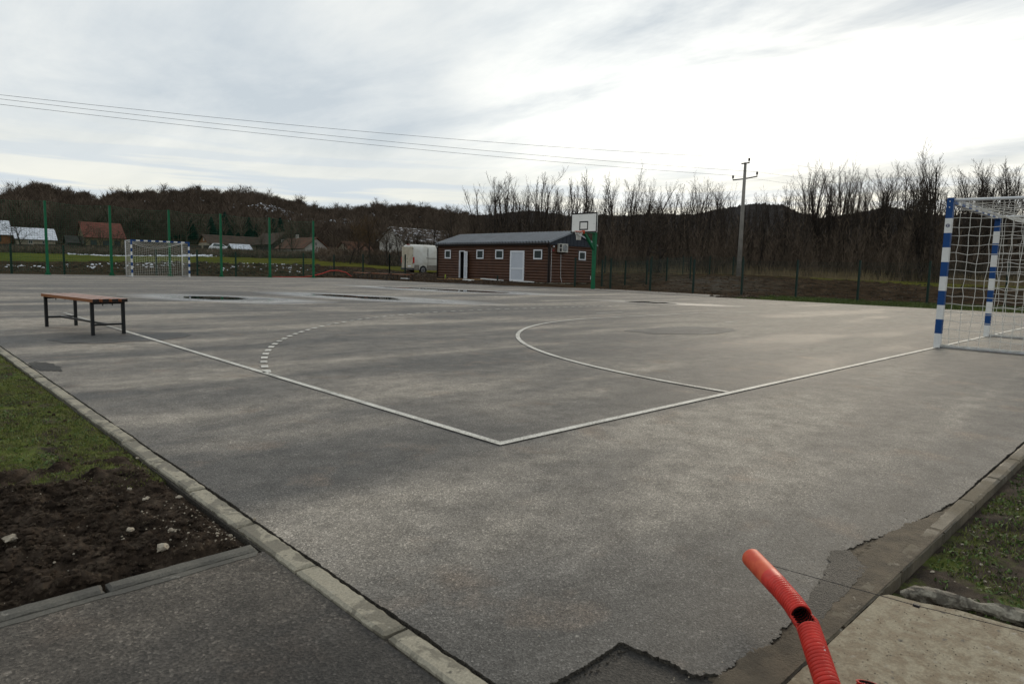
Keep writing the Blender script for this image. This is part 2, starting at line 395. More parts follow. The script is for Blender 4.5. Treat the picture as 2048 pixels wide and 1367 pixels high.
M_inner = simple('black_conduit_lining', (.006, .006, .007), .6)
M_orange = simple('orange_rim_paint', (.62, .085, .030), .45)
M_board = simple('white_backboard', (.80, .79, .75), .4, .05, 1.5)
M_bline = simple('black_board_line', (.015, .013, .013), .5)
M_stone = simple('pale_stone', (.42, .37, .29), .85, c2=(.24, .20, .15), scale=40, bmp=.4, bscale=80)
M_styro = simple('white_foam', (.75, .75, .73), .8)
M_snow = simple('old_snow', (.72, .75, .80), .8, .08, 1.0)
M_lumber = simple('raw_lumber', (.40, .24, .11), .7, .25, 3)
M_tile_red = simple('red_tile_roof', (.145, .048, .034), .8, .25, 1.5)
M_tile_br = simple('brown_tile_roof', (.075, .045, .032), .85, c2=(.042, .028, .022), scale=.9)
M_tile_or = simple('rusty_tile_roof', (.13, .058, .034), .85, c2=(.07, .036, .024), scale=.8)
M_tile_dk = simple('old_grey_roof', (.060, .055, .050), .9, .25, 1)
def snowroof():
    m, nt, bs = newmat('snow_dusted_tiles'); v = pos(nt)
    f = noise(nt, mapping(nt, v, (1, 1, 2.5)), 2.2, 5, .75)
    nt.links.new(ramp(nt, f, [(.36, (.09, .08, .075)), (.45, (.55, .58, .63)), (.6, (.74, .77, .82))]), bs.inputs['Base Color']); return m
M_snowroof = snowroof()
M_snowpart = simple('half_thawed_roof', (.50, .50, .52), .85, c2=(.07, .055, .045), scale=1.6, lo=.52, hi=.62)
M_plaster = simple('old_cream_plaster', (.34, .30, .23), .9, c2=(.22, .19, .14), scale=.9)
M_plaster_w = simple('white_plaster', (.46, .44, .41), .9, c2=(.33, .31, .28), scale=.9)
M_plaster_y = simple('ochre_stone_wall', (.20, .155, .085), .9, c2=(.12, .10, .065), scale=1.6)
M_brick = simple('orange_brick_wall', (.24, .105, .045), .9, c2=(.13, .06, .03), scale=2.5)
M_barnw = simple('dark_barn_boards', (.045, .038, .032), .9, .3, 2)
M_van = simple('dusty_white_van_paint', (.60, .60, .56), .35, c2=(.46, .44, .38), scale=1.2)
M_vandust = simple('beige_dust_on_white_paint', (.52, .47, .37), .6, c2=(.40, .35, .26), scale=2.5)
M_vandirt = simple('muddy_van_sill', (.20, .18, .15), .7, .3, 3)
M_tyre = simple('black_rubber', (.018, .018, .018), .8); M_rim = simple('grey_wheel_rim', (.28, .28, .28), .45, metal=.3)
M_tail = simple('red_tail_light', (.40, .008, .008), .25); M_carw = simple('white_car_paint', (.66, .67, .68), .3)
M_plast = simple('dark_grey_plastic', (.06, .06, .06), .6)
def water_mat():
    m, nt, bs = newmat('puddle_water'); bs.inputs['Base Color'].default_value = (.016, .018, .016, 1)
    nt.links.new(ramp(nt, noise(nt, pos(nt), .8, 2), [(.3, (.012, .014, .012)), (.7, (.022, .022, .019))]), bs.inputs['Base Color'])
    bs.inputs['Roughness'].default_value = .01; bs.inputs['IOR'].default_value = 1.33; return m
M_water = water_mat()

# ------------------------------------------------------------------ terrain
C0 = (-2.398, -2.541)
TT = [(83.39, [(46.9, -0.03), (55.8, 0.0), (62.1, 0.08), (72.3, 0.45), (126.8, 1.44), (147.1, 2.04), (171.2, 3.33), (215.6, 5.09)]), (77.61, [(44.9, -0.03), (53.2, 0.0), (59.1, 0.08), (67.4, 0.59), (124.2, 1.48), (137.2, 2.06), (165.6, 3.34), (201.1, 5.25)]), (71.0, [(46.7, -0.03), (51.7, 0.0), (55.5, 0.05), (63.3, 0.77), (116.7, 1.74), (128.9, 2.26), (144.4, 3.1), (188.9, 5.41)]), (62.81, [(48.4, -0.03), (51.5, 0.03), (55.7, 0.15), (63.1, 0.8), (105.1, 1.76), (122.0, 2.33), (136.7, 2.98), (178.8, 4.88)]), (59.63, [(48.7, -0.03), (51.8, 0.05), (55.9, 0.2), (64.2, 0.8), (103.6, 1.47), (120.1, 1.9), (145.0, 2.73), (176.0, 3.88)]), (53.43, [(43.6, -0.03), (48.7, 0.12), (55.8, 0.3), (62.9, 0.4), (81.2, 1.12), (111.6, 1.44), (142.1, 1.99), (172.5, 2.6)]), (47.05, [(38.2, -0.03), (41.2, 0.08), (47.3, 0.18), (55.3, 0.3), (75.5, 0.7), (110.7, 1.19), (140.8, 1.57), (171.0, 2.09)]), (36.44, [(34.7, -0.03), (39.3, 0.02), (45.9, 0.08), (59.1, 0.79), (71.4, 0.99), (112.2, 1.15), (142.7, 1.42), (173.3, 1.66)]), (27.19, [(30.8, -0.03), (35.0, 0.02), (44.6, 0.2), (55.2, 0.88), (74.3, 1.08), (116.8, 1.32), (148.6, 1.64), (180.5, 1.92)]), (19.19, [(29.3, -0.03), (32.6, 0.02), (42.8, 0.25), (61.9, 0.77), (78.8, 0.94), (123.8, 1.14), (157.6, 1.41), (191.3, 1.64)]), (14.3, [(28.9, -0.03), (31.9, 0.02), (40.1, 0.22), (53.1, 0.55), (82.6, 0.85), (129.9, 1.06), (165.3, 1.3), (200.7, 1.51)]), (8.54, [(27.8, -0.03), (31.0, 0.02), (39.2, 0.22), (53.1, 0.55), (88.5, 0.81), (139.1, 1.16), (177.1, 1.43), (215.0, 1.66)])]
CREST = [(-60, 8), (-5, 8), (30, 6), (38.57, 7.8), (44.57, 23.3), (47.14, 29.5), (49.27, 33.1), (50.55, 35.5), (52.65, 38.1), (55.56, 38.5), (57.2, 37.2), (59.63, 35.9), (62.01, 32.7), (63.56, 36.7), (65.84, 40.9), (67.32, 42.9), (69.13, 41.8), (70.9, 42.4), (74.29, 39.1), (75.75, 37.4), (77.48, 34.2), (78.99, 36.8), (80.16, 37.1), (81.3, 39.4), (82.43, 33.7), (83.26, 30.8), (89.4, 28.5), (110, 34), (150, 20)]
FAR = [(-150, 70), (-60, 80), (-20, 100), (4.98, 104.7), (8.85, 96.6), (11.9, 98.5), (14.12, 99.5), (15.0, 103.3), (17.01, 113.5), (17.81, 110.2), (19.47, 102.7), (21.6, 96.8), (23.01, 104.8), (24.36, 118.3), (26.19, 121.6), (27.51, 118.1), (29.03, 111.8), (31.36, 102.3), (34.59, 104.0), (36.64, 99.2), (38.72, 100.8), (40.81, 95.1), (42.93, 102.9), (44.63, 105.5), (47.17, 98.7), (51.39, 91.0), (90, 60), (180, 60)]
_az = np.array([t[0] for t in TT][::-1])
_rr = np.array([[p[0] for p in t[1]] for t in TT][::-1]); _zz = np.array([[p[1] for p in t[1]] for t in TT][::-1])
def base_z(az, r):
    """az in degrees, r: arrays -> terrain height (smooth)"""
    az = np.clip(az, _az[0], _az[-1]); out = np.full(np.broadcast(az, r).shape, -0.05)
    az, r = np.broadcast_arrays(az, r)
    RR = np.stack([np.interp(az, _az, _rr[:, k]) for k in range(8)], -1)
    ZZ = np.stack([np.interp(az, _az, _zz[:, k]) for k in range(8)], -1)
    z = np.where(r <= RR[..., 0], np.maximum(-.05, ZZ[..., 0] - .02 * (RR[..., 0] - r)), 0)
    for k in range(7):
        a, b = RR[..., k], RR[..., k + 1]; m = (r > a) & (r <= b)
        z = np.where(m, ZZ[..., k] + (ZZ[..., k + 1] - ZZ[..., k]) * (r - a) / (b - a), z)
    m = r > RR[..., 7]; z = np.where(m, ZZ[..., 7], z)
    return z
def hill_z(az, r, crest):
    b = base_z(az, np.minimum(r, 170.)); cz = np.interp(az, [c[0] for c in CREST], [c[1] for c in CREST])
    t = np.clip((r - 170) / (470 * 1.0 - 170), 0, 1); t = t * t * (3 - 2 * t) * .55 + t * .45
    return b + (np.maximum(cz - b, 0)) * t - np.clip((r - 500) / 300, 0, 1) * cz * .4
def zone_bump(az, r):
    x = C0[0] + r * np.cos(np.radians(az)); y = C0[1] + r * np.sin(np.radians(az))
    RR1 = np.interp(np.clip(az, _az[0], _az[-1]), _az, _rr[:, 2]); RR2 = np.interp(np.clip(az, _az[0], _az[-1]), _az, _rr[:, 3])
    w = np.clip((r - RR1 + 9) / 6, 0, 1) * np.clip((RR2 + 5 - r) / 4, 0, 1)
    left = (az > 56) & (az < 92)
    rough = (fbm(x * 1.3, y * 1.3, 5, 3) - .5) * .36 * w
    # heap of dug-out soil between fence and meadow
    bank = np.exp(-((r - (RR2 - 1.5)) / 3.0) ** 2) * left * .09 * (0.4 + 1.2 * vn(x * .35, y * .35, 9))
    ins = (x > -2) & (x < 24.2) & (y > -2.2) & (y < 42.6)
    rough = np.where(x > 24.2, np.clip((x - 28.3) / 4, 0, 1) * rough, rough)
    far = (fbm(x * .2, y * .2, 4, 5) - .5) * .35 * np.clip((r - RR2) / 12, 0, 1)
    z = base_z(az, r) + np.where(ins, 0, rough + bank) + far
    # level pads: cabin yard / dark path
    pad = (x > 23.6) & (x < 29.9) & (y > 11) & (y < 44)
    return np.where(ins, np.minimum(z, -.03), z), x, y
def zt(x, y):
    az = np.degrees(np.arctan2(y - C0[1], x - C0[0])); r = np.hypot(x - C0[0], y - C0[1])
    z, _, _ = zone_bump(np.array([az], float), np.array([r], float)); return float(z[0])
def polar(name, azs, rs, zf, mat, attrs=None, **tags):
    A, Rr = np.meshgrid(azs, rs, indexing='ij'); z, x, y = zf(A, Rr)
    V = np.stack([x, y, z], -1).reshape(-1, 3); na, nr = A.shape
    i, j = np.meshgrid(np.arange(na - 1), np.arange(nr - 1), indexing='ij'); k = (i * nr + j).ravel()
    F = np.stack([k, k + 1, k + nr + 1, k + nr], 1)[:, ::-1]
    me = npmesh(name, V, F, mat, smooth=True)
    if attrs:
        for n, fn in attrs.items():
            a = me.attributes.new(n, 'FLOAT', 'POINT'); a.data.foreach_set('value', fn(A, Rr, x, y).astype(np.float32).ravel())
    return link(name, me, **tags)
def green_fn(A, Rr, x, y):
    a = np.clip(A, _az[0], _az[-1]); r2 = np.interp(a, _az, _rr[:, 3])
    g = np.clip((Rr - r2 - .5) / 3 + .5, 0, 1)
    g = np.where(A < 50, np.clip((Rr - (r2 + .5)) / 4 + .45, 0, .62), g)
    g = np.where((A < 50) & (A > 22), np.minimum(g, .42), g)
    strip = (x > 23.6) & (x < 27.9) & (y < 11.3 + vn(x * 2, y * 2, 4) * .8)
    g = np.where(strip, 1, g); g = np.where(((x < 23.6) & (y < 44)) | ((Rr < r2 - 8) & ~strip), np.where(strip, 1, 0), g)
    hedge = np.interp(a, _az, _rr[:, 5]); g = np.where((A > 50) & (Rr > hedge + 4), .35, g)
    return g
azs = np.unique(np.concatenate([np.arange(-180, -10, 3.), np.arange(-10, 4, .5), np.arange(4, 88, .14), np.arange(88, 100, .5), np.arange(100, 181, 3.)]))
rs = np.unique(np.concatenate([[0.01, 5, 10, 15, 18, 21], np.arange(22, 72, .32), np.arange(72, 130, 1.5), np.arange(130, 186, 5.)]))
polar('ground', azs, rs, zone_bump, M_ground, {'green': green_fn,
      'gravel': lambda A, Rr, x, y: np.clip(1 - abs(A - 29) / 7, 0, 1) * np.clip((Rr - 36) / 4, 0, 1) * np.clip((58 - Rr) / 6, 0, 1) + .7 * np.exp(-((y - 46.3) / .5) ** 2) * (A > 52) + .7 * (A > 45) * (A < 57) * np.clip(1 - abs(Rr - 57) / 5, 0, 1),
      'dry': lambda A, Rr, x, y: np.clip((x - 12) / 20, 0, 1) * (A > 40) + 1.0 * (A < 40) * (Rr > 40)}, kind='structure')
def hz(A, Rr):
    x = C0[0] + Rr * np.cos(np.radians(A)); y = C0[1] + Rr * np.sin(np.radians(A))
    return hill_z(A, Rr, None) + (fbm(x * .03, y * .03, 4, 8) - .5) * 6 * np.clip((Rr - 180) / 120, 0, 1) - 3.5 * np.clip((Rr - 200) / 150, 0, 1), x, y
polar('hillside', np.unique(np.concatenate([np.arange(-180, 30, 6.), np.arange(30, 95, .5), np.arange(95, 181, 4.)])), np.concatenate([np.arange(184, 520, 9.), [560, 650, 800, 1000]]), hz, M_hill, kind='structure')
def fz(A, Rr):
    x = C0[0] + Rr * np.cos(np.radians(A)); y = C0[1] + Rr * np.sin(np.radians(A))
    cz = np.interp(A, [c[0] for c in FAR], [c[1] for c in FAR]); t = np.clip((Rr - 620) / 1080, 0, 1); t = t * t * (3 - 2 * t)
    return -6 + (cz * 1.333 * 1.03 + 6) * t + (fbm(A * 9, Rr * .02, 5, 2) - .5) * 12 * t - np.clip((Rr - 1720) / 300, 0, 1) * 60, x, y
polar('far_hills', np.unique(np.concatenate([np.arange(-180, 0, 6.), np.arange(0, 56, .06), np.arange(56, 181, 4.)])), np.array([600, 900, 1200, 1400, 1500, 1580, 1640, 1690, 1720, 1800, 2100]), fz, M_far, kind='structure')

# ------------------------------------------------------------------ court and pavements
def jag(p0, p1, step, amp, seed):
    p0 = np.array(p0); p1 = np.array(p1); L = np.linalg.norm(p1 - p0); n = max(2, int(L / step))
    t = np.linspace(0, 1, n, endpoint=False); nrm = np.array([-(p1 - p0)[1], (p1 - p0)[0]]) / L
    d = (fbm(t * L * 6, t * 0 + seed, 3, seed) - .5) * 2 * amp + (vn(t * L * 40, t * 0, seed + 5) - .5) * amp * .6
    d += (vn(t * L * 170, t * 0, seed + 9) - .5) * amp * .7 + (vn(t * L * 420, t * 0, seed + 19) - .5) * amp * .35
    d[0] = 0
    return [tuple(p0 + (p1 - p0) * a + nrm * b) for a, b in zip(t, d)]
M_edge = simple('broken_asphalt_edge', (.115, .103, .085), .95, c2=(.045, .040, .034), scale=120, bmp=.8, bscale=200, spec=.1)
out = []
corners = [((-1.418, 45.0), (-1.415, -1.60), .10, .004), ((-1.415, -1.60), (-1.07, -1.60), .005, .008), ((-1.07, -1.60), (-1.045, -1.80), .005, .014),
           ((-1.045, -1.80), (-1.00, -1.845), .004, .012), ((-1.00, -1.845), (-.55, -1.862), .004, .016), ((-.55, -1.862), (-.28, -1.835), .004, .018), ((-.28, -1.835), (-.20, -1.835), .004, .014),
           ((-.20, -1.835), (-.03, -1.765), .004, .020), ((-.03, -1.765), (.33, -1.835), .004, .018), ((.33, -1.835), (.85, -1.888), .005, .010), ((.85, -1.888), (4, -1.89), .03, .006), ((4, -1.89), (23.7, -1.89), 1, 0),
           ((23.7, -1.89), (23.7, 30), 1, .03), ((23.7, 30), (23.2, 42.2), 1, .06), ((23.2, 42.2), (10, 42.6), 1, .05), ((10, 42.6), (-1.418, 42.6), 1, .05)]
corners[0] = ((-1.427, 42.6), (-1.426, 2.0), .10, .003); corners.insert(1, ((-1.426, 2.0), (-1.425, -1.60), .012, .005))
for i, (a, b, st, am) in enumerate(corners): out += jag(a, b, st, am, 20 + i)
c = MB(); c.prism(out, -.05, 0.0); c.m = [0, 0] + [1] * (len(c.f) - 2); c.obj('court_asphalt', [M_asph, M_edge], kind='structure')
# dark service path beyond the court
c = MB(); c.prism([(23.74, 12.0), (26.3, 12.9), (27.0, 16), (27.3, 21.5), (26.9, 26), (25.2, 29.5), (23.74, 31.0)], -.05, .012); c.obj('service_path', M_asph_strip, kind='structure')
# foreground path left of the kerb and the low asphalt under the notch
c = MB(); c.box(-9, -1.505, -9, -.475, -.08, -.011); c.obj('footpath', M_asph_path, kind='structure')
c = MB(); c.box(-1.41, -1.0, -9, -1.55, -.09, -.010); c.obj('lower_asphalt', M_asph_tar2, kind='structure')
def sheet(name, poly, z, mat, attr=None, **t):
    V = [(x, y, z) for x, y in poly]; me = npmesh(name, V, [tuple(range(len(poly)))], mat)
    return link(name, me, **t)
def blobpoly(cx, cy, a, b, rot, seed, n=60, amp=.25, f=1.2):
    o = []
    for i in range(n):
        w = 2 * math.pi * i / n; r = 1 + amp * 2 * (float(fbm(np.array([math.cos(w) * f + seed * 3.1]), np.array([math.sin(w) * f]), 4, seed)[0]) - .5)
        x, y = a * r * math.cos(w), b * r * math.sin(w); o.append((cx + x * math.cos(rot) - y * math.sin(rot), cy + x * math.sin(rot) + y * math.cos(rot)))
    return o
sheet('asphalt_patch', blobpoly(7.45, 3.42, 1.2, .62, R(-12), 3, amp=.35), .004, M_asph_patch, kind='structure')
sheet('asphalt_patch', blobpoly(-.15, 6.45, .78, .52, R(20), 5, amp=.35), .004, M_asph_patch, kind='structure')
sheet('tar_patch', jag((-.62, -1.905), (-.10, -1.875), .012, .012, 201) + jag((-.10, -1.845), (.0, -1.775), .012, .01, 202) + jag((-.06, -1.74), (-.30, -1.80), .008, .016, 203) + jag((-.33, -1.80), (-.60, -1.855), .010, .018, 204), .003, M_asph_tar3, kind='structure')
sheet('tar_patch', blobpoly(-1.33, 4.32, .085, .34, R(3), 8, n=90, amp=.5, f=2.6), .004, M_asph_tar, kind='structure')
# puddles with drying wet rims
def puddle(pts_c, hw, rim_a, rim_w, seed):
    """pts_c: centreline, hw: half widths"""
    pc = np.array(pts_c, float); t = np.linspace(0, 1, len(pc)); tt = np.linspace(0, 1, 40)
    cx = np.interp(tt, t, pc[:, 0]); cy = np.interp(tt, t, pc[:, 1]); w = np.interp(tt, t, hw) * (.8 + .45 * vn(tt * 9, tt * 0, seed))
    dx = np.gradient(cx); dy = np.gradient(cy); l = np.hypot(dx, dy); nx, ny = -dy / l, dx / l
    L = [(cx[i] + nx[i] * w[i], cy[i] + ny[i] * w[i]) for i in range(40)]; Rr = [(cx[i] - nx[i] * w[i], cy[i] - ny[i] * w[i]) for i in range(40)]
    sheet('puddle', Rr + L[::-1], .0085, M_water, kind='structure')
    # rim: rings around centre, attribute falls off outward
    m0 = pc.mean(0); a, b, rot, off = rim_a
    n = 72; V = []; A = []
    ks = [0, .35, .6, .8, 1]
    for ki, k in enumerate(ks):
        for i in range(n):
            an = 2 * math.pi * i / n; r = k * (1 + .35 * (float(vn(math.cos(an) * 1.6 + seed, math.sin(an) * 1.6, seed)) - .5))
            x, y = a * r * math.cos(an), b * r * math.sin(an)
            V.append((m0[0] + off[0] + x * math.cos(rot) - y * math.sin(rot), m0[1] + off[1] + x * math.sin(rot) + y * math.cos(rot), .0045)); A.append([1, 1, .8, .35, 0][ki] * rim_w)
    F = [tuple(range(n))] + [(k * n + i, k * n + (i + 1) % n, (k + 1) * n + (i + 1) % n, (k + 1) * n + i) for k in range(len(ks) - 1) for i in range(n)]
    F = F[1:]; V.append((m0[0] + off[0], m0[1] + off[1], .0045)); A.append(rim_w); F += [(i, (i + 1) % n, len(V) - 1) for i in range(n) if False]
    me = npmesh('wet_rim', V[:-1], F, M_asph_wet); at = me.attributes.new('wet', 'FLOAT', 'POINT'); at.data.foreach_set('value', np.array(A[:-1], np.float32))
    link('wet_rim', me, kind='structure')
puddle([(3.75, 16.3), (4.0, 15.6), (4.25, 14.9), (4.35, 14.45)], [.12, .62, .62, .12], (3.2, 1.6, R(-68), (.1, -.2)), 1.1, 3)
puddle([(7.75, 17.1), (8.0, 16.3), (8.1, 15.3), (8.4, 14.4), (8.45, 13.3)], [.06, .40, .30, .52, .08], (4.6, 1.6, R(-76), (.1, -.6)), 1.1, 6)
puddle([(14.4, 23.6), (15.2, 22.2), (15.7, 20.6), (15.9, 18.6), (15.8, 16.7)], [.10, .50, .42, .52, .08], (6.2, 2.0, R(-77), (.0, -.5)), 1.1, 9)
puddle([(15.45, 10.6), (15.7, 10.1), (15.85, 9.5), (15.95, 8.95)], [.06, .46, .40, .06], (2.6, 1.1, R(-72), (.15, -.35)), .42, 12)

# painted lines
LZ = .0068
def strip(name, pts, w, mat, z=LZ, parent=None, **t):
    p = np.array(pts, float); d = np.gradient(p, axis=0); d /= np.linalg.norm(d, axis=1, keepdims=True); n = np.stack([-d[:, 1], d[:, 0]], 1) * w / 2
    k = len(p); V = [(*q, z) for q in p + n] + [(*q, z) for q in p - n]
    return link(name, npmesh(name, V, [(i, k + i, k + i + 1, i + 1) for i in range(k - 1)], mat), parent, **t)
strip('goal_line', [(-.025, 0), (8.42, 0)], .05, M_paint, kind='structure')
strip('goal_line', [(8.50, 0), (20.025, 0)], .05, M_paint, kind='structure')
strip('sideline', [(0, .026), (0, 2.2), (0, 7.4)], .05, M_paint, kind='structure')
strip('sideline', [(0, 7.4), (0, 11)], .05, M_paint_faint, kind='structure')
strip('sideline', [(20, .026), (20, 7.5)], .05, M_paint_faint, kind='structure')
arc = [(8.5 - 5.975 * math.cos(w), 5.975 * math.sin(w)) for w in np.linspace(R(.3), R(90), 60)] + [(11.5 + 5.975 * math.cos(w), 5.975 * math.sin(w)) for w in np.linspace(R(90), R(0.3), 60)]
strip('goal_area_line', arc, .056, M_paint, kind='structure')
strip('penalty_line', [(9.5, 7), (10.5, 7)], .05, M_paint, kind='structure')
strip('goalkeeper_line', [(9.85, 4), (10.3, 4)], .05, M_paint, kind='structure')
ft = empty('free_throw_line', (0, 0, 0), kind='structure')
path = [(8.5 - 8.975 * math.cos(w), 8.975 * math.sin(w)) for w in np.linspace(R(19), R(90), 300)] + [(11.5 + 8.975 * math.cos(w), 8.975 * math.sin(w)) for w in np.linspace(R(90), R(19), 300)]
pa = np.array(path); sl_ = np.concatenate([[0], np.cumsum(np.hypot(*np.diff(pa, axis=0).T))])
s_ = .03
while s_ < sl_[-1] - .15:
    q = [(np.interp(a, sl_, pa[:, 0]), np.interp(a, sl_, pa[:, 1])) for a in (s_, s_ + .075, s_ + .15)]
    strip('dash', q, .062 if s_ > .1 else .07, M_paint if pa[int(s_ / sl_[-1] * 599)][0] < 14 else M_paint_faint, parent=ft); s_ += .30

# ------------------------------------------------------------------ kerbs
def stone_box(x0, x1, y0, y1, z0, z1, rough, seed, res=.02):
    """a kerb stone: gridded top with worn, chipped edges"""
    nx = max(3, int((x1 - x0) / res)); ny = max(3, int((y1 - y0) / res)); xs = np.linspace(x0, x1, nx + 1); ys = np.linspace(y0, y1, ny + 1)
    X, Y = np.meshgrid(xs, ys, indexing='ij')
    ex = np.minimum(np.minimum(X - x0, x1 - X), np.minimum(Y - y0, y1 - Y))
    Z = z1 + (fbm(X * 30, Y * 30, 3, seed) - .5) * rough * .5 - np.where(ex < 1e-6, .004 + rough * vn(X * 45, Y * 45, seed), 0)
    Xd = X + np.where(abs(X - x0) < 1e-6, vn(Y * 50, X, seed) * rough, 0) - np.where(abs(X - x1) < 1e-6, vn(Y * 50, X, seed + 1) * rough, 0)
    Yd = Y + np.where(abs(Y - y0) < 1e-6, vn(X * 50, Y, seed) * rough, 0) - np.where(abs(Y - y1) < 1e-6, vn(X * 50, Y, seed + 1) * rough, 0)
    V = np.stack([Xd, Yd, Z], -1).reshape(-1, 3).tolist(); n2 = ny + 1
    F = [(i * n2 + j, (i + 1) * n2 + j, (i + 1) * n2 + j + 1, i * n2 + j + 1) for i in range(nx) for j in range(ny)]
    ring = [i * n2 for i in range(nx + 1)] + [nx * n2 + j for j in range(1, n2)] + [i * n2 + ny for i in range(nx - 1, -1, -1)] + [j for j in range(ny - 1, 0, -1)]
    b0 = len(V); V += [(V[r][0], V[r][1], z0) for r in ring]; k = len(ring)
    F += [(ring[i], b0 + i, b0 + (i + 1) % k, ring[(i + 1) % k]) for i in range(k)]
    return V, F
kb = empty('kerb', (0, 0, 0), kind='structure', label='line of short concrete kerb stones along the left edge of the court')
js = [-2.6, -2.1, -1.60, -1.18, -.69, -.24, .26, .75] + [.75 + .5 * i for i in range(1, 84)]
for i in range(len(js) - 1):
    y0, y1 = js[i] + .004, js[i + 1] - .004; sx = rnd.uniform(-.004, .004); rs_ = .0055
    V, F = stone_box(-1.500 + sx, -1.4275 + sx * .3, y0, y1, -.14, .001 + rnd.uniform(-.003, .003), rs_, 40 + i, .011 if i < 12 else (.03 if i < 30 else .1))
    link('kerb_stone', npmesh('kerb_stone', V, F, M_kerb), kb)
c = MB(); c.box(-1.51, -1.415, -2.8, 42.6, -.16, -.014); c.obj('kerb_bed', M_edge, kb)
kc = empty('kerb', (0, 0, 0), kind='structure')
xs_ = [-1.515, -1.955, -2.40, -2.9, -3.4, -3.9]
for i in range(5):
    V, F = stone_box(xs_[i + 1] + .004, xs_[i] - .004, -.462, -.402, -.14, .001 + rnd.uniform(-.003, .002), .004, 80 + i, .011)
    link('kerb_stone', npmesh('kerb_stone', V, F, M_cross), kc)
c = MB(); c.prism(jag((-4.5, -.492), (-1.52, -.490), .02, .006, 91) + [(-1.52, -.463), (-4.5, -.463)], -.1, -.009); c.obj('kerb_haunch', M_cross, kc)
kr = empty('kerb', (0, 0, 0), kind='structure')
xk = [-.98] + [-.55 + .5 * i for i in range(60)]
for i in range(len(xk) - 1):
    V, F = stone_box(xk[i] + .002, xk[i + 1] - .002, -1.957, -1.893, -.14, .000 + rnd.uniform(-.002, .002), .003, 120 + i, .012 if i < 12 else .08)
    link('kerb_stone', npmesh('kerb_stone', V, F, M_kerb2), kr)

# ------------------------------------------------------------------ foreground soil, turf, verge, slab
def grid_mesh(name, xs, ys, zf, mat, **t):
    X, Y = np.meshgrid(xs, ys, indexing='ij'); Z = zf(X, Y); V = np.stack([X, Y, Z], -1).reshape(-1, 3); ny = len(ys)
    i, j = np.meshgrid(np.arange(len(xs) - 1), np.arange(ny - 1), indexing='ij'); k = (i * ny + j).ravel()
    return link(name, npmesh(name, V, np.stack([k, k + ny, k + ny + 1, k + 1], 1), mat, smooth=True), **t)
def soil_top(X, Y):
    edge = np.clip((-1.508 - X) / .06, 0, 1) * np.clip((Y + .402) / .05, 0, 1)
    r1 = fbm(X * 11, Y * 11, 5, 31); r2 = 1 - abs(fbm(X * 24, Y * 24, 4, 33) - .5) * 4
    r3 = fbm(X * 60, Y * 60, 3, 35)
    return -.035 + edge * (.022 + (r1 - .42) * .085 * np.clip((-1.50 - X) / .3 + .25, 0, 1) + r2 * .012 + (r3 - .5) * .022)
SOIL_END = lambda X: .58 + (vn(X * 5, X * 0, 3) - .5) * .35
grid_mesh('soil', np.concatenate([np.arange(-6, -2.7, .06), np.arange(-2.7, -1.5, .0085)]), np.arange(-.402, .95, .0085), soil_top, M_soil, kind='structure')
def turf_top(X, Y):
    edge = np.clip((-1.50 - X) / .05, 0, 1)
    h = -.03 + edge * (.022 + (fbm(X * 7, Y * 7, 4, 51) - .5) * .05)
    return np.where(Y < SOIL_END(X), -.06, h)
grid_mesh('turf', np.concatenate([np.arange(-30, -4, 1.), np.arange(-4, -2.6, .1), np.arange(-2.6, -1.49, .015)]), np.concatenate([np.arange(.2, 6, .015), np.arange(6, 42, .5)]), turf_top, M_moss, kind='structure')
def ico(seed, rng, r, sq=(1, 1, .7), amp=.35):
    t = (1 + 5 ** .5) / 2
    v = np.array([(-1, t, 0), (1, t, 0), (-1, -t, 0), (1, -t, 0), (0, -1, t), (0, 1, t), (0, -1, -t), (0, 1, -t), (t, 0, -1), (t, 0, 1), (-t, 0, -1), (-t, 0, 1)], float)
    v /= np.linalg.norm(v[0]); f = [(0, 11, 5), (0, 5, 1), (0, 1, 7), (0, 7, 10), (0, 10, 11), (1, 5, 9), (5, 11, 4), (11, 10, 2), (10, 7, 6), (7, 1, 8), (3, 9, 4), (3, 4, 2), (3, 2, 6), (3, 6, 8), (3, 8, 9), (4, 9, 5), (2, 4, 11), (6, 2, 10), (8, 6, 7), (9, 8, 1)]
    # one subdivision
    vv = v.tolist(); cache = {}; F = []
    def mid(a, b):
        k = (min(a, b), max(a, b))
        if k not in cache:
            m = (np.array(vv[a]) + np.array(vv[b])); m /= np.linalg.norm(m); cache[k] = len(vv); vv.append(m.tolist())
        return cache[k]
    for a, b, c_ in f:
        ab, bc, ca = mid(a, b), mid(b, c_), mid(c_, a); F += [(a, ab, ca), (b, bc, ab), (c_, ca, bc), (ab, bc, ca)]
    vv = np.array(vv); vv *= (1 + amp * (rng.random((len(vv), 1)) - .5)) * r; vv *= np.array(sq); return vv, np.array(F)
ICO = [ico(i, NR, 1.0, (1, rnd.uniform(.55, 1), rnd.uniform(.4, .85)), .62) for i in range(16)]
def scatter_lumps(name, XY, size, zf, mat, sink=.3, parent=None, **t):
    Vs = []; Fs = []; n = 0
    for (x, y), s in zip(XY, size):
        v, f = ICO[rnd.randrange(16)]; a = rnd.uniform(0, 6.28); c_, s_ = math.cos(a), math.sin(a)
        w = v * s; w = np.stack([w[:, 0] * c_ - w[:, 1] * s_, w[:, 0] * s_ + w[:, 1] * c_, w[:, 2]], 1)
        Vs.append(w + np.array([x, y, float(zf(x, y)) + s * (.5 - sink)])); Fs.append(f + n); n += len(v)
    return link(name, npmesh(name, np.concatenate(Vs), np.concatenate(Fs), mat, smooth=False), parent, **t)
st1 = lambda x, y: soil_top(np.array([x]), np.array([y]))[0]
XY = [(rnd.uniform(-2.6, -1.53), rnd.uniform(-.38, .68)) for _ in range(5200)]
